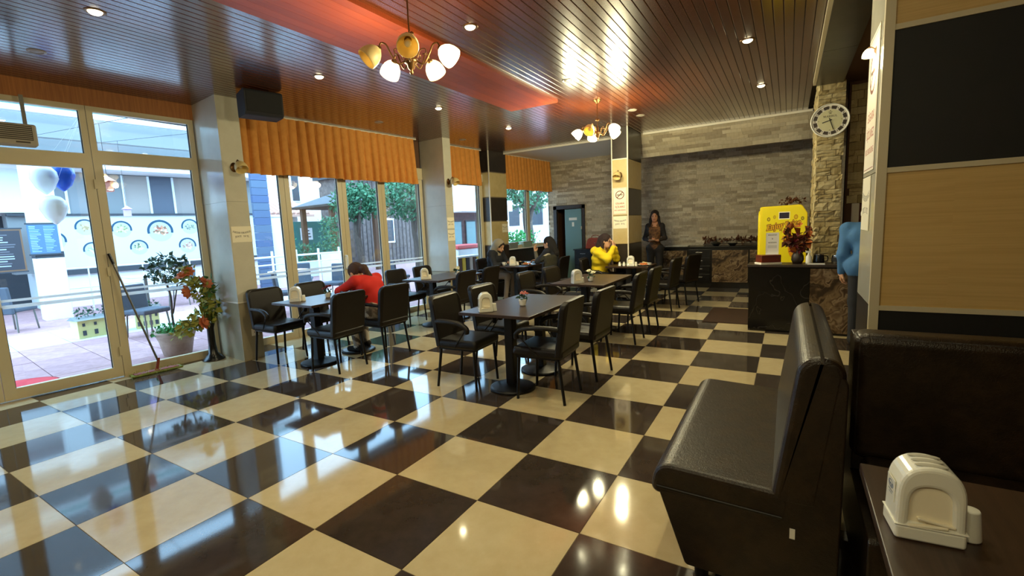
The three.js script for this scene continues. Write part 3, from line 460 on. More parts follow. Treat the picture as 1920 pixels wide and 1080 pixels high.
function makeHolder() {                                               // the arched openings look along +-z
  const t = thing('napkin_holder', 'x', 'napkin holder', [0, 0, 0], 0, 'white napkin holders');
  mesh('base', rb(-0.0625, 0.0625, 0, 0.036, -0.046, 0.046, 0.008, 3), M.plastic, t); mesh('seam', rb(-0.0635, 0.0635, 0.034, 0.037, -0.047, 0.047, 0.001), M.plastic, t);
  const out = archShape(0.104, 0.132, 0.062), hole = archShape(0.094, 0.104, 0.05); out.holes.push(hole); const g = ext(out, 0.07, 0.009, 12); g.translate(0, 0.034, -0.035); mesh('cover', g, M.plastic, t);
  const inn = ext(archShape(0.086, 0.1, 0.045), 0.07, 0, 8); inn.translate(0, 0.03, -0.035); mesh('napkins', inn, M.napkin, t);
  mesh('napkin_fold', [rb(-0.036, 0.034, 0.036, 0.043, 0.03, 0.047, 0.003).rotateZ(0.1), rb(-0.03, 0.036, 0.048, 0.054, 0.03, 0.045, 0.0025).rotateZ(-0.14)], M.napkin, t);
  for (let k = -1; k <= 1; k++) { const s = ball(0.03, 0, 0, 0, 1, 0.12, 0.32, 14); s.translate(0, 0.1735, k * 0.024); mesh('slot', s, M.plasticGrey, t); }
  const l = bx(-0.0618, -0.06, 0.075, 0.125, -0.025, 0.025); { const p = l.attributes.position, u = l.attributes.uv; for (let i = 0; i < p.count; i++) u.setXY(i, (p.getZ(i) + 0.025) / 0.05, (p.getY(i) - 0.075) / 0.05); } mesh('logo', l, M.logo, t);
  const cup = mesh('salt_cup', lathe([[0, 0], [0.022, 0], [0.0225, 0.004], [0.0175, 0.066], [0.015, 0.07], [0, 0.07]], 20).translate(0.083, 0, -0.012), M.plastic, t);
  mesh('bridge', bx(0.06, 0.07, 0.004, 0.03, -0.02, 0.0), M.plastic, t);
  return t;
}
{
  const h0 = makeHolder(); h0.position.set(1.702, 0.75, 0.62); h0.rotation.y = 0.1; h0.userData.label = 'white plastic napkin holder on the booth table';
  const put = (k, dx, dz, turn, label) => dup(h0, [tables[k][0] + dx, 0.75, tables[k][1] + dz], turn, label);
  put('near', -0.13, 0.5, 0.75, 'white napkin holder on the table with the pink flowers'); put('red', -0.13, 0.44, 0.7, 'white napkin holder on the table of the woman in red');
  put('blue', -0.02, 0.46, 0.8, 'white napkin holder on the table beside the second grey pillar'); put('pair', -0.02, 0.4, 0.35, 'white napkin holder among the food before the hooded man');
  put('mid', -0.03, 0.5, 0.8, 'white napkin holder on the table with the white flower'); put('yel', 0.06, 0.24, 0.1, 'white napkin holder beside the plates of the woman in yellow');
}
// ------------------------------------------------------------------ leaves and flowers
function leafCloud(n, size, seed, pick, wide = 0.5) {                 // folded leaves, four triangles each
  const r = RNG(seed), pos = []; const q = new THREE.Quaternion(), e = new THREE.Euler();
  for (let i = 0; i < n; i++) {
    const c = pick(r), s = size * (0.6 + r() * 0.8); e.set(r() * 6.3, r() * 6.3, r() * 6.3); q.setFromEuler(e);
    const p = [[0, 0, 0], [s * 0.45, s * 0.12, s * wide * 0.5], [s, 0, 0], [s * 0.45, s * 0.12, -s * wide * 0.5], [s * 0.5, 0, 0]].map((a) => V(...a).applyQuaternion(q).add(c));
    for (const [a, b, d] of [[0, 1, 4], [1, 2, 4], [0, 4, 3], [4, 2, 3]]) pos.push(...p[a].toArray(), ...p[b].toArray(), ...p[d].toArray());
  }
  const g = new THREE.BufferGeometry(); g.setAttribute('position', new THREE.Float32BufferAttribute(pos, 3)); g.computeVertexNormals(); g.setAttribute('uv', new THREE.Float32BufferAttribute(new Float32Array(pos.length / 3 * 2), 2)); return g;
}
const inBall = (cx, cy, cz, rx, ry, rz, shell = 0.4) => (r) => { const a = r() * 2 * PI, b = Math.acos(2 * r() - 1), d = Math.pow(shell + (1 - shell) * r(), 0.6); return V(cx + rx * d * Math.sin(b) * Math.cos(a), cy + ry * d * Math.cos(b), cz + rz * d * Math.sin(b) * Math.sin(a)); };
function stuff(m) { m.userData.kind = 'stuff'; return m; }
function bloom(r, petals, seed) { const out = [], q = RNG(seed); for (let ring = 0; ring < 2; ring++) for (let k = 0; k < petals; k++) { const g = new THREE.SphereGeometry(r * 0.5, 6, 4); g.scale(1, 0.16, 0.62); g.translate(r * (0.5 - ring * 0.16), 0, 0); g.rotateZ(0.35 + ring * 0.55); g.rotateY((k + ring * 0.5) * 2 * PI / petals + q() * 0.2); out.push(g); } out.push(ball(r * 0.2, 0, r * 0.14, 0, 1, 1, 1, 8)); return merge(out); }
function pot(k, dx, dz, mat, label, seed, white) {
  const t = thing('flower_pot', label, 'flower pot', [tables[k][0] + dx, 0.75, tables[k][1] + dz]);
  mesh('pot', lathe([[0, 0], [0.026, 0], [0.03, 0.01], [0.037, 0.05], [0.038, 0.065], [0.033, 0.064], [0.03, 0.05], [0, 0.05]], 22), M.ceramic, t);
  stuff(mesh('leaves', leafCloud(26, 0.04, seed, inBall(0, 0.085, 0, 0.045, 0.03, 0.045)), M.leafDark, t));
  const r = RNG(seed + 1); for (let i = 0; i < (white ? 2 : 6); i++) { const m = mesh('flower', bloom(white ? 0.045 : 0.027, 6, seed + i), mat, t); m.position.set((r() - 0.5) * 0.08, 0.095 + r() * 0.05, (r() - 0.5) * 0.08); m.rotation.set((r() - 0.5) * 1.2, r() * 6, (r() - 0.5) * 1.2); mesh('stalk', rod([0, -0.05, 0], [0, 0, 0], 0.0018, 0.0018, 5), M.leafDark, m); }
}
pot('near', 0.04, 0.12, M.petalPink, 'small white pot of pink flowers on the cafe table', 200); pot('red', 0.0, 0.1, M.petalRed, 'small white pot of dark red flowers on the cafe table', 210);
pot('blue', 0.12, -0.2, M.petalWhite, 'small pot with a green sprig on the table beside the second grey pillar', 220, true); pot('mid', 0.06, 0.25, M.petalWhite, 'small white pot with a cream flower on the cafe table', 230, true);

// ------------------------------------------------------------------ valances over the glazing
function valance(u0, u1, y0, y1, w, folds, label, seed) {
  const t = thing('valance_curtain', label, 'curtain', Wp(w, y1, (u0 + u1) / 2), -TH), L = u1 - u0, r = RNG(seed), a = [], n = folds * 8;
  const ph = []; for (let k = 0; k <= folds; k++) ph.push((r() - 0.5) * 0.5);
  for (let i = 0; i <= n; i++) { const q = i / 8, k = Math.min(folds - 1, q | 0), f = q - k + ph[k] * 0.2 * Math.sin((q - k) * PI); a.push([-L / 2 + L * i / n, 0.09 * Math.pow(Math.abs(Math.sin(f * PI)), 0.45) * (0.8 + ph[k] * 0.7)]); }
  const rows = 7, pos = [], uv = [], idx = []; const hgt = y1 - y0;
  for (const side of [0, 1]) for (let j = 0; j <= rows; j++) for (let i = 0; i <= n; i++) { const v = j / rows, fl = 0.55 + 0.65 * v; const wob = 0.006 * Math.sin(i * 0.31 + j); pos.push(a[i][1] * fl + wob * v - side * 0.004, -hgt * v + (j === rows ? 0.008 * Math.sin(i * 0.17) : 0), -(a[i][0] * (1 + 0.012 * v) + 0.012 * v * Math.sin(i * 0.22))); uv.push(a[i][0], v * hgt); }
  const N = (n + 1) * (rows + 1); for (let s = 0; s < 2; s++) for (let j = 0; j < rows; j++) for (let i = 0; i < n; i++) { const p = s * N + j * (n + 1) + i, q = p + n + 1; if (s) idx.push(p, q, p + 1, p + 1, q, q + 1); else idx.push(p, p + 1, q, p + 1, q + 1, q); }
  for (let i = 0; i < n; i++) { const p = rows * (n + 1) + i; idx.push(p, p + 1, p + N, p + 1, p + N + 1, p + N); }
  const g = new THREE.BufferGeometry(); g.setAttribute('position', new THREE.Float32BufferAttribute(pos, 3)); g.setAttribute('uv', new THREE.Float32BufferAttribute(uv, 2)); g.setIndex(idx); g.computeVertexNormals(); mesh('cloth', g, M.curtain, t);
  mesh('curtain_rail', bx(-0.012, 0.03, -0.002, 0.016, -L / 2 - 0.05, L / 2 + 0.03), M.trimWhite, t);
}
valance(1.5, 4.72, 2.345, 3.132, 0.16, 23, 'long pleated orange valance over the glass doors beside the woman in red', 31);
valance(5.26, 6.6, 2.4, 3.13, 0.14, 9, 'short pleated orange valance between the second grey pillar and the checked pillar', 32);
valance(7.5, 9.5, 2.36, 3.13, 0.14, 15, 'pleated orange valance over the sliding window next to the stone wall', 33);

// ------------------------------------------------------------------ loudspeaker, heater, electric sockets
{
  const t = thing('loudspeaker', 'black loudspeaker hung under the ceiling before the long orange valance', 'loudspeaker', Wp(1.12, 2.86, 1.5), -TH - 0.15);
  const g = ext(roundPoly([[-0.13, 0, 0.015], [0.1, 0, 0.015], [0.13, 0.03, 0.02], [0.13, 0.25, 0.02], [0.1, 0.27, 0.015], [-0.13, 0.25, 0.015]]), 0.4, 0.006); g.translate(0, 0, -0.2); mesh('cabinet', g, M.speaker, t);
  mesh('grille', rb(0.128, 0.142, 0.025, 0.245, -0.19, 0.19, 0.006), M.speakerMesh, t); mesh('bracket', [bx(-0.02, 0.02, 0.26, 0.29, -0.1, 0.1)], M.blackMetal, t);
  const h = thing('door_heater', 'beige electric heater hung in the fanlight above the entrance door', 'heater', Wp(0.12, 2.48, -0.62), -TH);
  mesh('casing', rb(-0.07, 0.07, 0, 0.205, -0.36, 0.36, 0.02, 3), M.heater, h);
  for (const z of [-0.17, 0.17]) { const gr = mesh('grille', bx(0.066, 0.073, 0.05, 0.185, z - 0.155, z + 0.155), M.heaterGrille, h); for (let k = 0; k < 7; k++) mesh('louvre', bx(0.072, 0.078, 0.06 + k * 0.018, 0.066 + k * 0.018, z - 0.15, z + 0.15), M.heater, gr); }
  for (const z of [-0.295, 0.295]) mesh('bracket', bx(-0.02, 0.0, 0.2, 0.49, z - 0.015, z + 0.015), M.steel, h); mesh('name_plate', bx(0.07, 0.0725, 0.022, 0.036, -0.3, -0.2), M.heaterGrille, h);
  const s = thing('wall_socket', 'white power socket low on the grey pillar behind an armchair', 'socket', Wp(0.681, 0.34, 1.36), -TH);
  mesh('plate', rb(0, 0.012, -0.045, 0.045, -0.045, 0.045, 0.004), M.plastic, s); mesh('conduit', rb(0, 0.015, 0.045, 0.38, -0.01, 0.01, 0.003), M.plastic, s); mesh('hole', [cyl(0.006, 0.006, 0.002, 0, 0, 0, 10).rotateZ(-PI / 2).translate(0.012, 0, 0.012), cyl(0.006, 0.006, 0.002, 0, 0, 0, 10).rotateZ(-PI / 2).translate(0.012, 0, -0.012)], M.speaker, s);
}
// ------------------------------------------------------------------ notices
function notice(name, label, pos, turn, w, h, tex, group) {           // a sheet facing +x before the turn
  const t = thing(name, label, 'notice', pos, turn, group), g = bx(0, 0.003, -h / 2, h / 2, -w / 2, w / 2), p = g.attributes.position, u = g.attributes.uv;
  for (let i = 0; i < p.count; i++) u.setXY(i, 0.5 - p.getZ(i) / w, 0.5 + p.getY(i) / h);
  mesh('sheet', g, std({ map: tex, roughness: 0.7 }), t); return t;
}
const juiceTex = canvasTex(256, 192, (c) => {
  c.fillStyle = '#ece4cc'; c.fillRect(0, 0, 256, 192); c.fillStyle = '#3a3020'; c.textAlign = 'center'; c.font = 'bold 30px serif';
  const curve = (s, y, k, f) => { c.font = f; const n = s.length, w = c.measureText(s).width; let x = 128 - w / 2; for (const ch of s) { const cw = c.measureText(ch).width, q = (x + cw / 2 - 128) / 110; c.save(); c.translate(x + cw / 2, y - k * q * q); c.rotate(-2 * k * q / 110); c.fillText(ch, 0, 0); c.restore(); x += cw; } };
  curve('FRESH ORANGE', 88, 16, 'bold 29px serif'); curve('JUICE   10 TL', 128, -10, 'bold 28px serif');
});
const smokeTex = canvasTex(256, 512, (c) => {
  c.fillStyle = '#ece2cf'; c.fillRect(0, 0, 256, 512); c.strokeStyle = '#8c4a3a'; c.lineWidth = 3; c.strokeRect(10, 10, 236, 492);
  c.fillStyle = '#4a3a30'; c.fillRect(70, 132, 110, 14); c.strokeStyle = '#6a3020'; c.lineWidth = 14; c.beginPath(); c.arc(128, 140, 74, 0, 7); c.stroke(); c.beginPath(); c.moveTo(180, 88); c.lineTo(76, 192); c.stroke();
  c.fillStyle = '#a8503c'; c.textAlign = 'center'; c.font = 'bold 46px sans-serif'; c.fillText('SİGARA', 128, 320); c.fillText('İÇİLMEZ', 128, 385); c.font = 'bold 32px sans-serif'; c.fillText('NO SMOKING', 128, 445);
});
notice('juice_notice', 'cream paper notice for orange juice on the pillar beside the entrance', Wp(0.681, 1.55, 1.335), -TH, 0.235, 0.19, juiceTex, 'orange juice notices');
notice('juice_notice', 'upper of two juice notices on the second grey pillar', Wp(0.601, 1.62, 5.12), -TH, 0.19, 0.2, juiceTex, 'orange juice notices');
notice('juice_notice', 'lower of two juice notices on the second grey pillar', Wp(0.601, 1.39, 5.12), -TH, 0.19, 0.2, juiceTex, 'orange juice notices');
notice('juice_notice', 'small juice notice on the checked pillar beside the sliding window', Wp(0.221, 1.48, 7.32), -TH, 0.2, 0.19, juiceTex, 'orange juice notices');
notice('juice_notice', 'juice notice under the no smoking notice on the tiled column', [-1.165, 1.49, -6.447], -PI / 2, 0.25, 0.22, juiceTex, 'orange juice notices');
notice('juice_notice', 'juice notice on the side of the oak panelled column', [1.747, 1.525, -1.02], PI, 0.26, 0.26, juiceTex, 'orange juice notices');
notice('smoking_notice', 'no smoking notice on the tiled column beside the woman in yellow', [-1.165, 1.87, -6.447], -PI / 2, 0.25, 0.47, smokeTex, 'no smoking notices');
notice('smoking_notice', 'tall no smoking notice on the side of the oak panelled column', [1.747, 2.0, -0.99], PI, 0.32, 0.64, smokeTex, 'no smoking notices');

// ------------------------------------------------------------------ clock on the stone pillar
{
  const t = thing('wall_clock', 'round wall clock with white rim on the stone clad pillar', 'clock', [1.815, 2.61, -5.25]); t.scale.setScalar(0.68);
  const tex = canvasTex(512, 512, (c) => {
    c.fillStyle = '#efe9dc'; c.fillRect(0, 0, 512, 512); c.translate(256, 256);
    for (let k = 0; k < 12; k++) { const a = (k + 0.5) * PI / 6; c.strokeStyle = '#33261c'; c.lineWidth = 52; c.beginPath(); c.arc(0, 0, 210, a - 0.17, a + 0.17); c.stroke(); }
    c.fillStyle = '#33261c'; c.font = 'bold 46px sans-serif'; c.textAlign = 'center'; c.textBaseline = 'middle'; for (let k = 1; k <= 12; k++) { const a = k * PI / 6 - PI / 2; c.fillText(String(k), Math.cos(a) * 210, Math.sin(a) * 210); }
    c.fillStyle = '#d9d3a8'; c.beginPath(); c.arc(0, 0, 178, 0, 7); c.fill(); c.fillStyle = '#3a3020'; c.font = 'bold 44px serif'; c.fillText('MARBUL', 0, -68); c.font = 'bold 40px serif'; c.fillText('M', 0, -118); c.beginPath(); c.arc(0, -118, 32, 3.5, 5.9); c.lineWidth = 4; c.strokeStyle = '#3a3020'; c.stroke();
    for (let k = 0; k < 4; k++) { const a = k * PI / 2; c.fillRect(Math.cos(a) * 160 - 5, Math.sin(a) * 160 - 5, 10, 10); }
  });
  const d = new THREE.CircleGeometry(0.272, 48); d.translate(0, 0, 0.021); mesh('dial', d, std({ map: tex, roughness: 0.4 }), t);
  mesh('rim', (() => { const g = lathe([[0.268, 0.0], [0.292, 0.0], [0.294, 0.02], [0.284, 0.032], [0.27, 0.024], [0.268, 0.0]], 56); g.rotateX(PI / 2); return g; })(), M.plastic, t);
  mesh('case', (() => { const g = new THREE.CylinderGeometry(0.27, 0.26, 0.02, 48); g.rotateX(PI / 2); g.translate(0, 0, 0.01); return g; })(), M.plastic, t);
  const hand = (len, wd, a) => { const g = bx(-wd, wd, -len * 0.22, len, 0.024, 0.027); g.rotateZ(-a); return g; };
  mesh('hour_hand', hand(0.12, 0.007, 8.45 / 12 * 2 * PI), M.blackGloss, t); mesh('minute_hand', hand(0.18, 0.006, 27 / 60 * 2 * PI), M.blackGloss, t); mesh('spindle', ball(0.012, 0, 0, 0.027), M.blackGloss, t);
}
// ------------------------------------------------------------------ service counter, juice machine, back counter
{
  const t = thing('service_counter', 'service counter faced with black and brown marble slabs', 'counter', [1.95, 0, -5.1]), X = -1.95, Z = 5.1;
  mesh('carcass', bx(1.02 + X, 2.9 + X, 0, 0.84, -5.27 + Z, -4.92 + Z), M.blackGloss, t);
  const bm = (g, u0, u1, y0, y1) => { const p = g.attributes.position, u = g.attributes.uv; for (let i = 0; i < p.count; i++) u.setXY(i, (p.getX(i) - u0) / (u1 - u0), (p.getY(i) - y0) / (y1 - y0)); return g; };
  mesh('black_slab', bm(bx(1.0 + X, 1.66 + X, 0.03, 0.835, -4.92 + Z, -4.9 + Z), 1.0 + X, 1.66 + X, 0, 0.84), M.marbleBlack, t); mesh('brown_slab', bm(bx(1.665 + X, 2.3 + X, 0.03, 0.82, -4.925 + Z, -4.91 + Z), 1.66 + X, 2.3 + X, 0, 0.84), M.marbleBrown, t); mesh('brown_slab', bm(bx(2.305 + X, 2.9 + X, 0.03, 0.82, -4.925 + Z, -4.91 + Z), 2.3 + X, 2.9 + X, 0, 0.84), M.marbleBrown, t);
  mesh('side_slab', bx(1.0 + X, 1.02 + X, 0, 0.835, -5.27 + Z, -4.92 + Z), M.darkWood, t); mesh('worktop', rb(0.98 + X, 2.92 + X, 0.84, 0.87, -5.27 + Z, -4.87 + Z, 0.004), M.darkWood, t);
  const Y = 0.87;
  const cb = thing('cash_box', 'red brown wooden box on a white base on the service counter', 'box', [1.21, Y, -5.0], 0.5);
  mesh('base', rb(-0.13, 0.13, 0, 0.025, -0.085, 0.085, 0.003), M.paper, cb); mesh('box', rb(-0.12, 0.12, 0.025, 0.12, -0.078, 0.078, 0.004), M.boxRed, cb); mesh('lid_line', rb(-0.122, 0.122, 0.095, 0.1, -0.08, 0.08, 0.001), M.darkWood, cb);
  const mn = thing('counter_notice', 'white printed notice standing on the red brown box', 'notice', [1.25, Y + 0.121, -5.02], 0.1);
  const mt = canvasTex(128, 256, (c) => { c.fillStyle = '#f0ece2'; c.fillRect(0, 0, 128, 256); c.fillStyle = '#5a5550'; c.textAlign = 'center'; c.font = 'bold 17px sans-serif'; c.fillText('BREAKFAST', 64, 34); c.font = 'bold 22px sans-serif'; c.fillText('&', 64, 78); c.font = 'bold 17px sans-serif'; c.fillText('MENEMEN', 64, 122); c.fillStyle = '#9a948a'; for (let i = 0; i < 3; i++) c.fillRect(18, 150 + i * 12, 92, 4); });
  const mg = bx(-0.07, 0.07, 0, 0.28, -0.002, 0.002); { const p = mg.attributes.position, u = mg.attributes.uv; for (let i = 0; i < p.count; i++) u.setXY(i, p.getX(i) / 0.14 + 0.5, p.getY(i) / 0.28); } mesh('sheet', mg, std({ map: mt, roughness: 0.6 }), mn); mesh('holder', [bx(-0.07, 0.07, 0, 0.006, -0.03, 0.03), bx(-0.072, -0.068, 0, 0.28, -0.003, 0.003), bx(0.068, 0.072, 0, 0.28, -0.003, 0.003)], M.plastic, mn);
  const vs = thing('dried_bouquet', 'vase of dark dried autumn leaves on the service counter', 'bouquet', [1.53, Y, -5.08]);
  mesh('vase', lathe([[0, 0], [0.05, 0], [0.07, 0.05], [0.065, 0.1], [0.04, 0.15], [0.045, 0.17], [0.04, 0.168]], 20), M.darkWood, vs);
  const up = (h, spread) => (r) => { const a = r() * 6.28, k = r(); return V(Math.cos(a) * spread * k, 0.17 + h * k * (0.6 + 0.4 * r()), Math.sin(a) * spread * k * 0.5); };
  stuff(mesh('brown_leaves', leafCloud(120, 0.1, 301, up(0.26, 0.15)), M.leafBrown, vs)); stuff(mesh('dark_leaves', leafCloud(90, 0.09, 302, up(0.18, 0.1)), M.petalRed, vs)); stuff(mesh('orange_leaves', leafCloud(30, 0.13, 303, up(0.34, 0.16)), M.leafOrange, vs));
  const bt = thing('spray_bottle', 'clear spray bottle on the service counter beside the bouquet', 'bottle', [1.645, Y, -5.0]); mesh('body', lathe([[0, 0], [0.03, 0], [0.032, 0.02], [0.032, 0.09], [0.012, 0.12], [0.012, 0.14], [0, 0.14]], 16), M.ceramic, bt); mesh('nozzle', [rb(-0.035, 0.02, 0.14, 0.165, -0.01, 0.01, 0.004)], M.plastic, bt);
  const tp = thing('glass_jug', 'dark glass jug with a steel rim on the service counter', 'jug', [1.75, Y, -5.06]); mesh('body', lathe([[0, 0], [0.055, 0], [0.062, 0.03], [0.055, 0.1], [0.05, 0.11], [0.046, 0.1], [0, 0.02]], 20), M.blackGloss, tp); mesh('rim', lathe([[0.045, 0.108], [0.055, 0.108], [0.056, 0.118], [0.045, 0.118], [0.045, 0.108]], 20), M.chrome, tp); mesh('handle', tube([[0.055, 0.1, 0], [0.09, 0.09, 0], [0.09, 0.04, 0], [0.06, 0.03, 0]], 0.006, 16), M.blackGloss, tp);
  const cn = thing('steel_canister', 'round steel canister with a dark side on the service counter', 'canister', [1.94, Y, -5.05]); mesh('drum', lathe([[0, 0], [0.06, 0], [0.06, 0.105], [0.055, 0.11], [0, 0.11]], 24), M.chrome, cn); mesh('band', lathe([[0.061, 0.03], [0.062, 0.03], [0.062, 0.08], [0.061, 0.08]], 24), M.speaker, cn);
  const pl = thing('white_tray', 'slim white tray lying on the service counter edge', 'tray', [1.72, Y, -4.92]); mesh('tray', rb(-0.09, 0.09, 0, 0.012, -0.03, 0.03, 0.004), M.ceramic, pl); for (const z of [-0.028, 0.028]) mesh('rim', bx(-0.09, 0.09, 0.012, 0.016, z - 0.002, z + 0.002), M.ceramic, pl);
  // juice machine
  const jm = thing('juice_machine', 'yellow orange juice machine behind the service counter', 'juice machine', [1.35, 0, -6.45]);
  const face = canvasTex(512, 1024, (c) => {
    c.fillStyle = '#e6d414'; c.fillRect(0, 0, 512, 1024); c.fillStyle = '#f4efdc'; c.fillRect(198, 42, 132, 72); c.fillStyle = '#1a1430'; c.fillRect(206, 50, 116, 56);
    const fruit = (x, y, r, col) => { c.fillStyle = col; c.beginPath(); c.arc(x, y, r, 0, 7); c.fill(); c.fillStyle = '#c8b020'; c.beginPath(); c.arc(x, y, r * 0.55, 0, 7); c.fill(); }; fruit(80, 110, 20, '#7a6a14'); fruit(150, 90, 18, '#b89a10'); fruit(400, 96, 24, '#b8860c'); fruit(476, 112, 18, '#6a6414'); fruit(270, 300, 26, '#d88a1c'); fruit(180, 300, 18, '#6a8a1c');
    c.font = 'bold italic 72px serif'; c.save(); c.translate(256, 196); c.rotate(-0.12); c.textAlign = 'center'; c.lineWidth = 14; c.strokeStyle = '#7a4a0a'; c.strokeText('Enjoy Juice', 0, 0); c.fillStyle = '#e8b41c'; c.fillText('Enjoy Juice', 0, 0); c.restore();
    c.fillStyle = '#d08a1c'; c.beginPath(); c.ellipse(410, 380, 90, 120, 0.2, 0, 7); c.fill(); for (let j = 0; j < 10; j++) for (let i = 0; i < 14; i++) { c.fillStyle = (i + j) % 2 ? '#6f7a1c' : '#c8be1a'; c.beginPath(); c.ellipse(20 + i * 36, 560 + j * 46, 14, 18, 0.5, 0, 7); c.fill(); }
  });
  const front = roundPoly([[-0.29, 0.02, 0.02], [0.29, 0.02, 0.02], [0.29, 1.5, 0.02], [0.22, 1.62, 0.03], [-0.29, 1.61, 0.02]]); const jb = ext(front, 0.5, 0.012); jb.translate(0, 0, -0.25); mesh('cabinet', jb, M.yellow, jm);
  const fp = new THREE.ShapeGeometry(roundPoly([[-0.27, 0.05, 0.02], [0.275, 0.05, 0.02], [0.275, 1.49, 0.02], [0.21, 1.6, 0.03], [-0.27, 1.59, 0.02]])); { const p = fp.attributes.position, u = fp.attributes.uv; for (let i = 0; i < p.count; i++) u.setXY(i, (p.getX(i) + 0.27) / 0.55, (p.getY(i) - 0.05) / 1.55); } fp.translate(0, 0, 0.2635); mesh('printed_front', fp, std({ map: face, roughness: 0.35 }), jm);
  const sd = ext(roundPoly([[-0.25, 0.05, 0.1], [0.22, 0.05, 0.1], [0.22, 1.56, 0.2], [-0.25, 1.56, 0.1]]), 0.02, 0.004); sd.rotateY(-PI / 2); sd.translate(-0.3, 0, 0); mesh('side_door', sd, M.yellow, jm);
  const dp = thing('dried_twigs', 'brown dried twigs lying on top of the juice machine', 'twigs', [1.46, 1.635, -6.5]); stuff(mesh('leaves', leafCloud(60, 0.06, 311, inBall(0, 0.065, 0, 0.16, 0.035, 0.12, 0)), M.leafBrown, dp)); mesh('twig', [rod([-0.15, 0.005, 0.02], [0.14, 0.09, 0], 0.004), rod([-0.1, 0.006, -0.05], [0.1, 0.1, 0.04], 0.004), rod([0.1, 0.006, 0.05], [-0.08, 0.08, -0.04], 0.003)], M.bark, dp);
  // back counter
  const bc = thing('back_counter', 'long low counter with marble doors along the stone papered wall', 'counter', [0.35, 0, -9.26]), bX = -0.35, bZ = 9.26;
  mesh('plinth', bx(-1.0 + bX, 1.68 + bX, 0, 0.1, -9.55 + bZ, -8.98 + bZ), M.blackGloss, bc); mesh('carcass', bx(-1.0 + bX, 1.68 + bX, 0.1, 0.86, -9.57 + bZ, -8.97 + bZ), M.blackGloss, bc); mesh('worktop', rb(-1.02 + bX, 1.69 + bX, 0.86, 0.895, -9.585 + bZ, -8.93 + bZ, 0.004), M.blackGloss, bc);
  for (const [a, b] of [[-0.96, -0.46], [0.05, 0.73], [0.76, 1.4]]) mesh('marble_door', bm(bx(a + bX, b + bX, 0.13, 0.81, -8.97 + bZ, -8.952 + bZ), a + bX, b + bX, 0.13, 0.81), M.marbleBrown, bc);
  const drawers = (parent, a, b, ox, oz, zf) => { for (let k = 0; k < 4; k++) { const d = mesh('drawer', rb(a + ox, b + ox, 0.13 + k * 0.178, 0.3 + k * 0.178, zf + oz, zf + 0.02 + oz, 0.004), M.blackGloss, parent); mesh('drawer_handle', rb((a + b) / 2 - 0.07 + ox, (a + b) / 2 + 0.07 + ox, 0.225 + k * 0.178, 0.24 + k * 0.178, zf + 0.02 + oz, zf + 0.045 + oz, 0.004), M.chrome, d); } };
  drawers(bc, -0.43, 0.01, bX, bZ, -8.97);
  const lc = thing('drawer_cabinet', 'black cabinet with steel drawer handles beside the restroom door', 'cabinet', [-2.3, 0, -9.26]); mesh('carcass', bx(-0.8, 0.6, 0, 0.85, -0.29, 0.29), M.blackGloss, lc); mesh('worktop', rb(-0.82, 0.62, 0.85, 0.88, -0.31, 0.33, 0.004), M.blackGloss, lc); drawers(lc, -3.08, -2.66, 2.3, 9.26, -8.97); mesh('marble_door', bm(bx(-0.32, 0.3, 0.13, 0.81, 0.29, 0.308), -0.32, 0.3, 0.13, 0.81), M.marbleBrown, lc);
  const hb = thing('handbag', 'red brown leather handbag on the black drawer cabinet', 'bag', [-2.62, 0.88, -9.2]);
  { const g = ext(roundPoly([[-0.24, 0, 0.03], [0.24, 0, 0.03], [0.17, 0.22, 0.05], [-0.17, 0.22, 0.05]]), 0.12, 0.02); g.translate(0, 0.02, -0.06); mesh('body', uvm(g), M.bagRed, hb); mesh('handle', [tube([[-0.1, 0.23, 0.04], [-0.09, 0.3, 0.04], [0, 0.325, 0.04], [0.09, 0.3, 0.04], [0.1, 0.23, 0.04]], 0.008, 24)], M.bagRed, hb); mesh('flap', rb(-0.16, 0.16, 0.12, 0.235, 0.076, 0.088, 0.005), M.bagRed, hb); mesh('clasp', [ball(0.014, 0, 0.13, 0.09), ball(0.008, -0.1, 0.2, 0.09), ball(0.008, 0.1, 0.2, 0.09)], M.chrome, hb); }
  const tr = thing('serving_tray', 'pale serving tray on the back counter beside the standing waitress', 'tray', [-0.68, 0.895, -9.1]); mesh('tray', rb(-0.24, 0.24, 0, 0.02, -0.14, 0.14, 0.008), M.plasticGrey, tr); for (const z of [-0.1325, 0.1325]) mesh('rim', rb(-0.24, 0.24, 0.018, 0.03, z - 0.0075, z + 0.0075, 0.004), M.plasticGrey, tr);
  const dish = (x, label, mat) => { const d = thing('serving_dish', label, 'dish', [x, 0.895, -9.15]); mesh('bowl', lathe([[0, 0], [0.05, 0], [0.09, 0.04], [0.1, 0.06], [0.094, 0.06], [0.07, 0.03], [0, 0.02]], 20), M.chrome, d); mesh('knob', [ball(0.015, 0, 0.1, 0), lathe([[0, 0.1], [0.06, 0.085], [0.092, 0.062]], 20)], mat, d); };
  dish(0.1, 'covered steel dish above the drawers of the back counter', M.blackGloss); dish(0.42, 'covered steel dish above the marble door of the back counter', M.chrome);
  const g = thing('garland', 'dark dried garland along the wall edge of the back counter', 'garland', [0.55, 0.895, -9.45]); mesh('stem', tube([[-0.75, 0.02, 0], [-0.3, 0.03, 0.02], [0.2, 0.02, -0.02], [0.95, 0.03, 0]], 0.012, 30), M.bark, g); stuff(mesh('leaves', leafCloud(220, 0.08, 321, (r) => V(-0.75 + r() * 1.7, 0.085 + r() * 0.06, (r() - 0.5) * 0.14)), M.leafBrown, g));
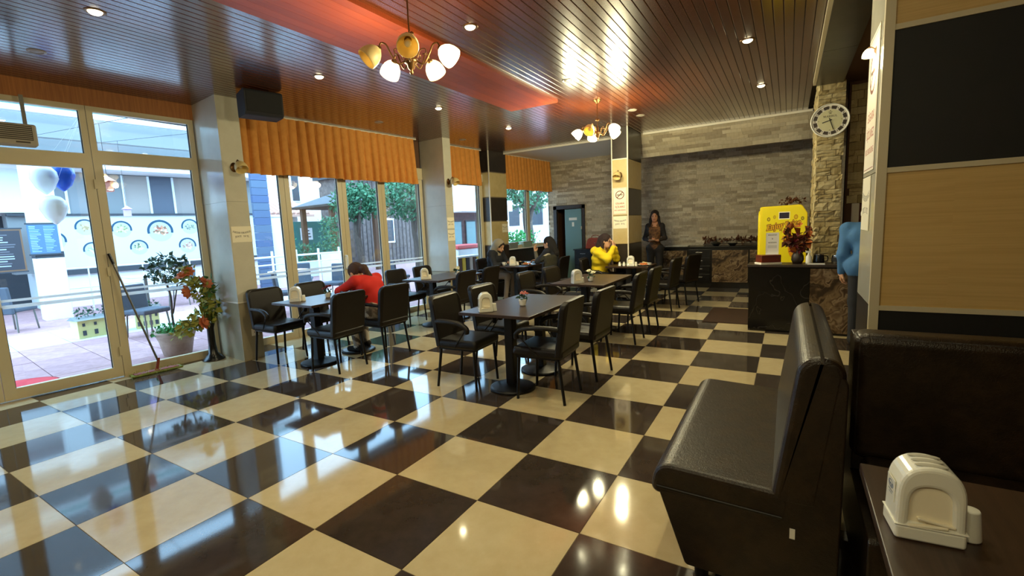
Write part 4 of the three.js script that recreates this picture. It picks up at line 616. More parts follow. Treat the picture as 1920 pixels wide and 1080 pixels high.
  const fm = thing('floor_mat', 'dark brown mat on the floor before the service counter', 'mat', [0.84, 0, -5.86]); mesh('mat', rb(-0.45, 0.44, 0, 0.008, -0.6, 0.6, 0.003), M.mat, fm); mesh('border', [bx(-0.45, 0.44, 0.008, 0.01, 0.57, 0.6), bx(-0.45, 0.44, 0.008, 0.01, -0.6, -0.57), bx(-0.45, -0.42, 0.008, 0.01, -0.57, 0.57)], M.mat, fm);
}
// ------------------------------------------------------------------ food on the tables
function dishThing(name, label, k, dx, dz, build, group) { const t = thing(name, label, name.split('_').pop(), [tables[k][0] + dx, 0.75, tables[k][1] + dz], 0, group); build(t); return t; }
const plateGeo = lathe([[0, 0], [0.06, 0], [0.075, 0.006], [0.115, 0.018], [0.117, 0.021], [0.075, 0.01], [0, 0.005]], 28);
const foodMat = (r, g, b) => std({ map: mottled([r, g, b], [r * 0.7, g * 0.65, b * 0.6], 0.06, 1.5), roughness: 0.7 });
const FM = { orange: foodMat(216, 120, 52), green: foodMat(86, 104, 40), cream: foodMat(230, 214, 170), red: foodMat(176, 60, 40), brown: foodMat(140, 84, 44) };
function heap(seed, n, rad, size) { const r = RNG(seed), out = []; for (let i = 0; i < n; i++) { const a = r() * 6.28, d = Math.sqrt(r()) * rad, g = new THREE.IcosahedronGeometry(size * (0.6 + r() * 0.6), 1); g.scale(1, 0.6, 0.8); g.rotateY(r() * 6); g.translate(Math.cos(a) * d, 0.014 + r() * size, Math.sin(a) * d); out.push(g); } return merge(out); }
const plate = (label, k, dx, dz, f, seed, s = 1) => dishThing('food_plate', label, k, dx, dz, (t) => { const p = mesh('plate', plateGeo, M.ceramic, t); stuff(mesh('food', heap(seed, 14, 0.06, 0.022), f, t)); t.scale.setScalar(s); });
plate('plate of orange food at the aisle end of the hooded man table', 'pair', 0.24, 0.3, FM.orange, 401); plate('plate of bread rings beside the dark pot', 'pair', 0.02, -0.02, FM.cream, 402, 0.9); plate('plate with a cream roll before the woman in the dark coat', 'pair', 0.22, -0.22, FM.brown, 403, 0.9);
plate('plate of orange slices by the napkin holder of the woman in yellow', 'yel', 0.255, 0.12, FM.orange, 404); plate('plate of green salad before the woman in yellow', 'yel', -0.1, 0.06, FM.green, 405, 0.9); plate('plate of pale cheese on the table of the woman in yellow', 'yel', 0.2, -0.16, FM.cream, 406, 0.9);
dishThing('tea_cup', 'white cup before the hooded man', 'pair', -0.2, 0.44, (t) => { mesh('cup', lathe([[0, 0], [0.024, 0], [0.034, 0.03], [0.042, 0.062], [0.039, 0.062], [0.03, 0.03], [0, 0.008]], 22), M.ceramic, t); mesh('handle', tube([[0.036, 0.05, 0], [0.06, 0.048, 0], [0.058, 0.022, 0], [0.032, 0.02, 0]], 0.004, 14), M.ceramic, t); });
dishThing('cooking_pot', 'small dark pot on the hooded man table', 'pair', 0.06, 0.2, (t) => { mesh('pot', lathe([[0, 0], [0.055, 0], [0.065, 0.02], [0.066, 0.06], [0.06, 0.06], [0.055, 0.02], [0, 0.01]], 22), M.blackGloss, t); stuff(mesh('food', heap(410, 8, 0.035, 0.022).translate(0, 0.02, 0), FM.cream, t)); });
const shaker = (label, k, dx, dz) => dishThing('salt_shaker', label, k, dx, dz, (t) => { mesh('body', lathe([[0, 0], [0.022, 0], [0.024, 0.01], [0.017, 0.06], [0, 0.06]], 16), M.ceramic, t); mesh('cap', lathe([[0.0175, 0.06], [0.014, 0.074], [0, 0.078]], 16), M.plasticGrey, t); }, 'salt and pepper shakers');
shaker('white shaker next to the napkin holder of the woman in yellow', 'yel', -0.05, 0.26); shaker('white shaker at the table corner of the woman in yellow', 'yel', -0.12, 0.27); shaker('white shaker between the napkin holder and the dark pot', 'pair', 0.08, 0.38);
dishThing('card_stand', 'small dark card stand on the table before the woman in red', 'red', 0.16, 0.02, (t) => { mesh('foot', rb(-0.03, 0.03, 0, 0.02, -0.02, 0.02, 0.003), M.ceramic, t); mesh('card', rb(-0.03, 0.03, 0.018, 0.07, -0.004, 0.004, 0.002), M.blackGloss, t); });

// ------------------------------------------------------------------ people: bodies meshed from joints
function fieldMesh(dist, centre, size, cell, colour) {
  const N = Math.ceil(size / cell) + 6, mc = new MarchingCubes(N, new THREE.MeshBasicMaterial(), false, false, 60000), half = N / 2, S = cell * half;
  mc.isolation = 0; const f = mc.field;
  for (let k = 0; k < N; k++) for (let j = 0; j < N; j++) for (let i = 0; i < N; i++) f[i + j * N + k * N * N] = -dist(centre[0] + (i - half) / half * S, centre[1] + (j - half) / half * S, centre[2] + (k - half) / half * S);
  mc.update(); const n = mc.count, p = new Float32Array(n * 3); for (let i = 0; i < n * 3; i++) p[i] = centre[i % 3] + mc.positionArray[i] * S;
  let g = new THREE.BufferGeometry(); g.setAttribute('position', new THREE.BufferAttribute(p, 3)); g = mergeVertices(g, cell * 0.02); g.computeVertexNormals();
  const q = g.attributes.position, c = new Float32Array(q.count * 3); for (let i = 0; i < q.count; i++) { const a = colour(q.getX(i), q.getY(i), q.getZ(i)); c[3 * i] = a.r; c[3 * i + 1] = a.g; c[3 * i + 2] = a.b; }
  g.setAttribute('color', new THREE.BufferAttribute(c, 3)); return g.toNonIndexed();
}
function cap(b, x, y, z) { const { a, d, l2, ra, rb: r2 } = b, px = x - a[0], py = y - a[1], pz = z - a[2]; let t = (px * d[0] + py * d[1] + pz * d[2]) / l2; t = t < 0 ? 0 : t > 1 ? 1 : t; const ex = px - d[0] * t, ey = py - d[1] * t, ez = pz - d[2] * t; return Math.sqrt(ex * ex + ey * ey + ez * ez) - ra - (r2 - ra) * t; }
const B = (a, b, ra, r2, col) => { const d = [b[0] - a[0], b[1] - a[1], b[2] - a[2]]; return { a, d, l2: Math.max(1e-8, d[0] ** 2 + d[1] ** 2 + d[2] ** 2), ra, rb: r2 ?? ra, col }; };
const smin = (a, b, k) => { const h = Math.max(0, Math.min(1, 0.5 + 0.5 * (b - a) / k)); return b + (a - b) * h - k * h * (1 - h); };
const ell = (x, y, z, c, r) => { const a = (x - c[0]) / r[0], b = (y - c[1]) / r[1], d = (z - c[2]) / r[2], k = Math.sqrt(a * a + b * b + d * d); return (k - 1) * Math.min(...r); };
const A3 = (a, b, t = 1) => [a[0] + b[0] * t, a[1] + b[1] * t, a[2] + b[2] * t], mid = (a, b, t = 0.5) => a.map((v, i) => v + (b[i] - v) * t);
function headFrame(dir, tilt) { const f = V(...dir).normalize(), u = V(0, 1, 0).addScaledVector(f, -f.y).normalize().applyAxisAngle(f, tilt || 0), s = new THREE.Vector3().crossVectors(f, u); return { f, u, s }; }
const SKIN = C(206, 158, 126), LIP = C(160, 92, 80), EYE = C(36, 26, 22);
function headGeo(c, F, skin) {
  const loc = (x, y, z) => { const p = V(x - c[0], y - c[1], z - c[2]); return [p.dot(F.f), p.dot(F.u), p.dot(F.s)]; };
  const nose = B([0.088, 0.012, 0], [0.108, -0.026, 0], 0.008, 0.014), lips = B([0.086, -0.062, -0.018], [0.086, -0.062, 0.018], 0.008), neck = B([-0.025, -0.06, 0], [-0.05, -0.17, 0], 0.054, 0.058);
  const dist = (X, Y, Z) => {
    const [x, y, z] = loc(X, Y, Z), az = Math.abs(z); let d = ell(x, y, z, [-0.012, 0.032, 0], [0.098, 0.092, 0.077]);
    d = smin(d, ell(x, y, z, [0.022, -0.03, 0], [0.07, 0.085, 0.062]), 0.03); d = smin(d, ell(x, y, z, [0.045, -0.082, 0], [0.045, 0.034, 0.04]), 0.025); d = smin(d, cap(nose, x, y, z), 0.012); d = smin(d, cap(lips, x, y, z), 0.01);
    d = -smin(-d, ell(x, y, az, [0.1, 0.008, 0.032], [0.016, 0.012, 0.017]), 0.01); d = smin(d, ell(x, y, az, [0.072, 0.008, 0.031], [0.014, 0.012, 0.014]), 0.004); d = smin(d, ell(x, y, az, [-0.008, -0.008, 0.076], [0.022, 0.032, 0.012]), 0.008); return smin(d, cap(neck, x, y, z), 0.03);
  };
  return fieldMesh(dist, c, 0.4, 0.0062, (X, Y, Z) => { const [x, y, z] = loc(X, Y, Z), az = Math.abs(z); if (x > 0.07 && Math.hypot(y - 0.008, az - 0.031) < 0.011) return EYE; if (x > 0.07 && Math.abs(y - 0.032) < 0.005 && az > 0.014 && az < 0.05) return EYE; if (x > 0.07 && Math.abs(y + 0.062) < 0.009 && az < 0.024) return LIP; return skin; });
}
function handGeo(w, dir, normal, curl, skin, side = 1) {
  const d = V(...dir).normalize(), n = V(...normal).addScaledVector(d, -V(...normal).dot(d)).normalize(), s = new THREE.Vector3().crossVectors(d, n).multiplyScalar(side);
  const at = (a, b, c) => A3(A3(A3(w, d.toArray(), a), s.toArray(), b), n.toArray(), c), bones = [B(at(0.0, 0, 0), at(0.03, 0, 0), 0.026, 0.028)];
  for (const k of [-1.5, -0.5, 0.5, 1.5]) { const L = [0.074, 0.086, 0.08, 0.06][k + 1.5], b0 = at(0.03, k * 0.014, 0), b1 = at(0.085, k * 0.019, 0.0), b2 = at(0.085 + L * 0.5 * Math.cos(curl), k * 0.02, L * 0.5 * Math.sin(curl)), b3 = at(0.085 + L * (0.5 * Math.cos(curl) + 0.5 * Math.cos(2 * curl)), k * 0.02, L * (0.5 * Math.sin(curl) + 0.5 * Math.sin(2 * curl))); bones.push(B(b0, b1, 0.015, 0.0105), B(b1, b2, 0.0098, 0.009), B(b2, b3, 0.009, 0.0078)); }
  bones.push(B(at(0.02, -0.022, 0.004), at(0.055, -0.05, 0.018), 0.015, 0.011), B(at(0.055, -0.05, 0.018), at(0.09, -0.055, 0.03), 0.0105, 0.009));
  return fieldMesh((x, y, z) => { let m = 1; for (const b of bones) m = smin(m, cap(b, x, y, z), 0.006); return m; }, at(0.07, 0, 0.01), 0.24, 0.005, () => skin);
}
const bodyMat = std({ vertexColors: true, roughness: 0.85 });
function person(label, pos, turn, J, K, opts = {}) {
  const t = thing('person', label, 'person', pos, turn), mirror = (p) => [p[0], p[1], -p[2]];
  const shR = J.shR ?? mirror(J.shL), hipL = J.hipL ?? [J.pelvis[0], J.pelvis[1] - 0.02, -0.09], hipR = J.hipR ?? mirror(hipL), knL = J.knL, knR = J.knR ?? mirror(knL), anL = J.anL, anR = J.anR ?? mirror(anL), elL = J.elL, elR = J.elR ?? mirror(elL), wrL = J.wrL, wrR = J.wrR ?? mirror(wrL);
  const fat = opts.fat ?? 1, chestL = A3(J.chest, [0, 0, -0.075]), chestR = A3(J.chest, [0, 0, 0.075]), hd = V(...J.dir).normalize(), nk = A3(J.head, [-0.05 * hd.x, -0.12, -0.05 * hd.z]);
  const top = K.top, bot = K.bottom, shoe = K.shoe ?? C(28, 24, 22), sk = K.skin ?? SKIN, toe = (a, y0) => [a[0] + (J.toe?.[0] ?? 0.15), (J.toe?.[1] ?? -0.055) + a[1], a[2] + (J.toe?.[2] ?? 0)];
  const bones = [B(hipL, hipR, 0.115 * fat, 0.115 * fat, bot), B(J.pelvis, mid(J.pelvis, J.chest, 0.55), 0.122 * fat, 0.12 * fat, top), B(mid(J.pelvis, J.chest, 0.5), J.chest, 0.12 * fat, 0.125 * fat, top), B(chestL, chestR, 0.118 * fat, 0.118 * fat, top), B(J.shL, shR, 0.068 * fat, 0.068 * fat, top), B(J.chest, nk, 0.08, 0.062, K.neck ?? sk),
    B(hipL, knL, 0.088, 0.062, bot), B(hipR, knR, 0.088, 0.062, bot), B(knL, anL, 0.058, 0.042, K.shin ?? bot), B(knR, anR, 0.058, 0.042, K.shin ?? bot), B(A3(anL, [-0.03, -0.035, 0]), toe(anL), 0.04, 0.034, shoe), B(A3(anR, [-0.03, -0.035, 0]), toe(anR), 0.04, 0.034, shoe),
    B(J.shL, elL, 0.062 * fat, 0.05 * fat, top), B(shR, elR, 0.062 * fat, 0.05 * fat, top), B(elL, wrL, 0.048 * fat, 0.034 * fat, K.sleeve ?? top), B(elR, wrR, 0.048 * fat, 0.034 * fat, K.sleeve ?? top)];
  const lo = [9, 9, 9], hi = [-9, -9, -9]; for (const b of bones) for (const e of [b.a, A3(b.a, b.d)]) for (let i = 0; i < 3; i++) { lo[i] = Math.min(lo[i], e[i] - 0.15); hi[i] = Math.max(hi[i], e[i] + 0.15); }
  const size = Math.max(...hi.map((v, i) => v - lo[i])), cen = lo.map((v, i) => (v + hi[i]) / 2), puff = opts.puff;
  const geo = [fieldMesh((x, y, z) => { let m = 1, torso = 1; for (const b of bones) { const c = cap(b, x, y, z); if (c < 0.3) m = smin(m, c, 0.035); } if (puff) m -= 0.008 * Math.abs(Math.sin(y * 34)); return y < 0.004 ? Math.max(m, 0.004 - y) : m; }, cen, size, 0.0135, (x, y, z) => { let m = 9, c = top; for (const b of bones) { const q = cap(b, x, y, z); if (q < m) { m = q; c = b.col; } } return typeof c === 'function' ? c(x, y, z) : c; })];
  const F = headFrame(J.dir, J.tilt); geo.push(headGeo(J.head, F, sk));
  const dL = A3(wrL, elL, -1), dR = A3(wrR, elR, -1); geo.push(handGeo(wrL, J.hdL ?? dL, J.hnL ?? [0, -1, 0], J.curlL ?? 0.5, sk, -1), handGeo(wrR, J.hdR ?? dR, J.hnR ?? [0, -1, 0], J.curlR ?? 0.5, sk, 1));
  const body = mesh('body', mergeGeometries(geo), bodyMat, t);
  const hm = (name, fn, col, size = 0.62, cell = 0.008, off = [0, -0.08, 0]) => { const g = fieldMesh((X, Y, Z) => { const p = V(X - J.head[0], Y - J.head[1], Z - J.head[2]); return fn(p.dot(F.f), p.dot(F.u), p.dot(F.s), X, Y, Z); }, A3(J.head, off), size, cell, () => col); return mesh(name, g, bodyMat, t); };
  const cut = (d, x, y, z, fx = 0.045, fy = 0.05) => -smin(-d, ell(x, y, z, [fx + 0.07, fy - 0.1, 0], [0.09, 0.125, 0.066]), 0.012);
  if (K.hair) { const L = (opts.hairBones ?? []).map((b) => B(...b)); hm('hair', (x, y, z) => { let d = ell(x, y, z, [-0.018, 0.034, 0], [0.106, 0.102, 0.087]); for (const b of L) d = smin(d, cap(b, x, y, z), 0.03); d = cut(d, x, y, z); const s = 0.003 * Math.sin(z * 260 + x * 40); return d + s; }, K.hair); }
  if (opts.extra) opts.extra(t, hm, J, F); return t;
}
const NAVY = C(30, 32, 40), BLACK = C(24, 21, 20);
{
  const camo = (x, y, z) => (n32(x * 22 + 3, y * 22 + z * 22) > 0.62 ? C(214, 204, 190) : n32(x * 22 + 9, y * 22 + z * 20) > 0.55 ? C(96, 84, 72) : C(156, 144, 128));
  person('woman in a red sweater with a brown ponytail, bent over her table', [-2.86, 0, -2.1], PI, { pelvis: [0, 0.56, 0], chest: [0.13, 0.84, 0], shL: [0.19, 0.92, -0.175], head: [0.36, 1.0, 0.0], dir: [0.85, -0.5, 0], knL: [0.42, 0.53, -0.11], anL: [0.3, 0.1, -0.12], anR: [0.4, 0.1, 0.12], elL: [0.4, 0.8, -0.25], wrL: [0.52, 0.79, -0.1], elR: [0.36, 0.8, 0.27], wrR: [0.5, 0.79, 0.08], hdL: [1, 0, 0.4], hdR: [1, 0, -0.4] },
    { top: C(200, 34, 24), bottom: camo, hair: C(70, 46, 32), neck: C(200, 34, 24) }, { hairBones: [[[-0.1, 0.04, 0.0], [-0.16, -0.02, 0.0], 0.035, 0.045], [[-0.16, -0.02, 0], [-0.17, -0.16, 0.03], 0.045, 0.03]] });
  person('man in a grey hood and black jacket eating at his table', [-3.74, 0, -6.12], 0, { pelvis: [0, 0.56, 0], chest: [0.08, 0.86, 0], shL: [0.11, 0.98, -0.19], head: [0.2, 1.11, 0.0], dir: [0.9, -0.42, 0.1], knL: [0.44, 0.53, -0.12], anL: [0.38, 0.1, -0.13], elL: [0.22, 0.75, -0.27], wrL: [0.44, 0.8, -0.08], elR: [0.24, 0.75, 0.27], wrR: [0.42, 0.8, 0.1], hdL: [1, 0.05, 0.4], hdR: [1, 0.1, -0.2] },
    { top: NAVY, bottom: C(120, 108, 98), neck: C(150, 138, 118), hair: C(40, 30, 24) }, { fat: 1.08, extra: (t, hm) => { hm('hood', (x, y, z) => { let d = ell(x, y, z, [-0.03, 0.02, 0], [0.135, 0.135, 0.115]); d = smin(d, ell(x, y, z, [-0.07, -0.1, 0], [0.11, 0.09, 0.12]), 0.05); d = Math.max(d, -ell(x, y, z, [0.02, 0.0, 0], [0.125, 0.118, 0.095])); return d; }, C(150, 140, 120), 0.5); hm('beard', (x, y, z) => Math.max(ell(x, y, z, [0.03, -0.07, 0], [0.066, 0.055, 0.058]), -ell(x, y, z, [0.08, -0.05, 0], [0.03, 0.02, 0.026])), C(52, 38, 30), 0.3, 0.006, [0, -0.05, 0]); } });
  person('woman in a dark navy coat with long black hair, raising food', [-2.56, 0, -6.58], PI, { pelvis: [0, 0.56, 0], chest: [0.05, 0.87, 0], shL: [0.06, 0.98, -0.18], head: [0.11, 1.14, 0.0], dir: [1, -0.15, 0], knL: [0.42, 0.53, -0.11], anL: [0.4, 0.1, -0.12], elL: [0.24, 0.79, -0.24], wrL: [0.34, 0.97, -0.12], elR: [0.26, 0.78, 0.24], wrR: [0.4, 0.8, 0.06], hdL: [0.3, 1, 0.2], hnL: [-1, 0.2, 0], hdR: [1, 0, -0.2] },
    { top: NAVY, bottom: BLACK, hair: C(24, 20, 20), sleeve: C(92, 88, 76) }, { hairBones: [[[-0.07, 0.0, 0], [-0.12, -0.22, 0], 0.075, 0.075], [[-0.05, -0.03, -0.06], [-0.05, -0.2, -0.08], 0.03, 0.025], [[-0.05, -0.03, 0.06], [-0.05, -0.2, 0.08], 0.03, 0.025]] });
  person('woman with glasses in a yellow puffer jacket, hand at her mouth', [-1.47, 0, -6.16], 0, { pelvis: [0, 0.56, 0], chest: [0.03, 0.86, 0], shL: [0.05, 0.98, -0.175], head: [0.13, 1.17, 0.0], dir: [0.96, -0.16, 0.1], knL: [0.42, 0.53, -0.11], anL: [0.4, 0.1, -0.12], elL: [0.25, 0.84, -0.22], wrL: [0.27, 1.03, -0.09], elR: [0.24, 0.86, 0.24], wrR: [0.3, 1.06, 0.1], hdL: [0, 1, 0.5], hnL: [-1, 0, 0], hdR: [-0.1, 1, -0.35], hnR: [-1, 0, 0] },
    { top: C(226, 196, 20), bottom: BLACK, hair: C(40, 24, 24), neck: C(150, 110, 80) }, { fat: 1.12, puff: true, hairBones: [[[-0.08, 0.02, 0], [-0.11, -0.13, 0], 0.07, 0.07], [[-0.03, -0.02, 0.07], [0.0, -0.16, 0.085], 0.028, 0.022]], extra: (t, hm, J, F) => {
      const g = mesh('glasses', (() => { const l = [-1, 1].map((s) => new THREE.TorusGeometry(0.021, 0.0022, 6, 18).rotateY(PI / 2).translate(0.104, 0.008, s * 0.032)); l.push(rod([0.106, 0.012, -0.012], [0.106, 0.012, 0.012], 0.002), rod([0.1, 0.012, 0.053], [0.0, 0.01, 0.082], 0.002), rod([0.1, 0.012, -0.053], [0.0, 0.01, -0.082], 0.002)); return l; })(), M.blackGloss, t);
      g.position.set(...J.head); g.quaternion.setFromRotationMatrix(new THREE.Matrix4().makeBasis(F.f, F.u, F.s)); const hd = hm('hood', (x, y, z, X, Y, Z) => ell(X, Y, Z, [-0.06, 1.0, 0], [0.09, 0.08, 0.13]), C(226, 196, 20), 0.5); } });
  const blouse = (x, y, z) => (x > 0.03 && Math.abs(z) < 0.11 ? (n32(z * 60 + 5, y * 60) > 0.5 ? C(120, 82, 48) : C(84, 54, 32)) : C(26, 22, 24));
  person('waitress with long black hair standing by the stone papered wall', [-1.0, 0, -8.35], -PI / 2 + 0.12, { pelvis: [0, 0.93, 0], chest: [0.0, 1.27, 0], shL: [-0.01, 1.38, -0.135], head: [0.03, 1.585, 0.0], dir: [1, -0.12, 0], hipL: [0, 0.9, -0.085], knL: [0.03, 0.5, -0.09], anL: [0, 0.095, -0.1], elL: [0.02, 1.12, -0.205], wrL: [0.2, 1.08, -0.1], elR: [0.02, 1.12, 0.205], wrR: [0.2, 1.08, 0.1], hdL: [0.6, 0, 0.8], hdR: [0.6, 0, -0.8], hnL: [0, 1, 0], hnR: [0, 1, 0] },
    { top: blouse, bottom: C(26, 22, 24), sleeve: C(40, 30, 28), hair: C(26, 18, 18), skin: C(196, 140, 108) }, { fat: 0.88, hairBones: [[[-0.07, 0.0, 0], [-0.1, -0.24, 0], 0.075, 0.09], [[0.0, -0.02, -0.075], [0.03, -0.24, -0.11], 0.03, 0.03], [[0.0, -0.02, 0.075], [0.03, -0.24, 0.11], 0.03, 0.03]] });
  const np = thing('order_plate', 'small white plate held by the standing waitress', 'plate', [-1.0, 1.085, -8.08]); mesh('plate', lathe([[0, 0], [0.05, 0], [0.085, 0.012], [0.087, 0.015], [0.05, 0.006], [0, 0.005]], 22), M.ceramic, np); mesh('napkin', rb(-0.03, 0.03, 0.006, 0.016, -0.03, 0.03, 0.003), M.napkin, np);
  person('man in a blue jacket and white cap leaning over the service counter', [2.17, 0, -4.45], PI / 2, { pelvis: [0, 0.93, 0], chest: [0.07, 1.22, 0.0], shL: [0.1, 1.3, -0.185], head: [0.22, 1.41, 0.03], dir: [0.8, -0.55, 0], hipL: [0, 0.9, -0.09], knL: [0.03, 0.5, -0.1], anL: [0, 0.095, -0.11], elL: [0.04, 1.02, -0.225], wrL: [0.12, 0.82, -0.225], elR: [0.22, 1.04, 0.26], wrR: [0.3, 0.97, 0.1], hdL: [0.4, -1, 0], hnL: [0, 0, 1] },
    { top: C(66, 112, 160), bottom: (x, y) => (y > 0.8 ? C(66, 112, 160) : C(34, 36, 42)), hair: C(120, 116, 110) }, { fat: 1.1, extra: (t, hm) => hm('cap', (x, y, z) => Math.max(ell(x, y, z, [-0.02, 0.05, 0], [0.112, 0.105, 0.095]), 0.045 - y), C(236, 234, 226), 0.4) });
}
// ------------------------------------------------------------------ artificial flowers and the mop beside the entrance
{
  const t = thing('artificial_plant', 'artificial orange flowers trailing from a tall black stand', 'artificial plant', Wp(0.2, 0, 1.04), -TH);
  mesh('stand', lathe([[0, 0], [0.12, 0], [0.13, 0.012], [0.1, 0.04], [0.055, 0.09], [0.042, 0.2], [0.04, 0.4], [0.055, 0.46], [0.05, 0.47], [0, 0.46]], 28), M.blackGloss, t);
  const stem = (pts) => mesh('stem', tube(pts, 0.006, 24, 6), M.leafYellow, t);
  stem([[0, 0.45, 0], [0, 0.7, 0.04], [-0.02, 0.95, 0.12], [0, 1.15, 0.2]]); stem([[0, 0.45, 0], [0.02, 0.6, 0.0], [0, 0.85, -0.05], [0, 1.0, -0.04]]); stem([[0, 0.45, 0], [0.05, 0.55, 0.15], [0.08, 0.48, 0.3], [0.08, 0.42, 0.38]]);
  const along = (pts, rad) => { const c = new THREE.CatmullRomCurve3(pts.map((p) => V(...p))); return (r) => { const p = c.getPoint(r()); return p.add(V((r() - 0.5) * rad, (r() - 0.5) * rad, (r() - 0.5) * rad)); }; };
  stuff(mesh('pale_leaves', leafCloud(150, 0.085, 501, along([[0, 0.5, 0.02], [0, 0.8, 0.03], [0, 1.12, 0.18]], 0.2), 0.8), M.leafYellow, t)); stuff(mesh('trailing_leaves', leafCloud(120, 0.075, 502, along([[0, 0.56, -0.04], [0.04, 0.52, 0.18], [0.08, 0.42, 0.36]], 0.16), 0.8), M.leafYellow, t)); stuff(mesh('green_leaves', leafCloud(70, 0.08, 503, along([[0, 0.5, 0], [0, 0.75, -0.06], [0, 0.98, -0.02]], 0.2), 0.8), M.leafGreen, t));
  [[0.03, 1.13, 0.17], [0.04, 1.08, 0.24], [0.05, 0.9, 0.2], [0.06, 0.97, 0.0], [0.05, 1.0, 0.05], [0.1, 0.5, 0.12]].forEach((p, i) => { const m = mesh('flower', bloom(0.075 + (i % 3) * 0.012, 7, 510 + i), M.petalOrange, t); m.position.set(...p); m.rotation.set(0.5 + i, i * 1.3, -1.0); });
  const mp = thing('floor_mop', 'mop with grey handle leaning on the door frame beside the artificial flowers', 'mop', Wp(0.16, 0, 0.42), -TH);
  mesh('handle', rod([0.0, 0.12, -0.045], [-0.11, 1.4, 0.24], 0.011), M.steel, mp); mesh('grip', rod([-0.1, 1.28, 0.212], [-0.11, 1.4, 0.24], 0.014), M.blackGloss, mp); mesh('joint', [rod([0, 0.03, -0.022], [0.0, 0.16, -0.055], 0.018, 0.014), ball(0.022, 0, 0.03, -0.02)], M.bagRed, mp);
  mesh('head_plate', rb(-0.05, 0.05, 0.016, 0.028, -0.24, 0.2, 0.004), M.bagRed, mp); mesh('mop_cloth', rb(-0.07, 0.07, 0.0, 0.02, -0.27, 0.23, 0.009), std({ map: mottled([150, 160, 70], [110, 120, 50], 0.12, 1.6), roughness: 0.95 }), mp);
  stuff(mesh('mop_fringe', leafCloud(260, 0.03, 520, (r) => { const a = r() * 4 | 0; return V((r() - 0.5) * 0.16, 0.016 + r() * 0.008, -0.02 + (r() - 0.5) * 0.52); }, 0.25), std({ color: C(176, 178, 96), roughness: 0.95, side: THREE.DoubleSide }), mp));
}

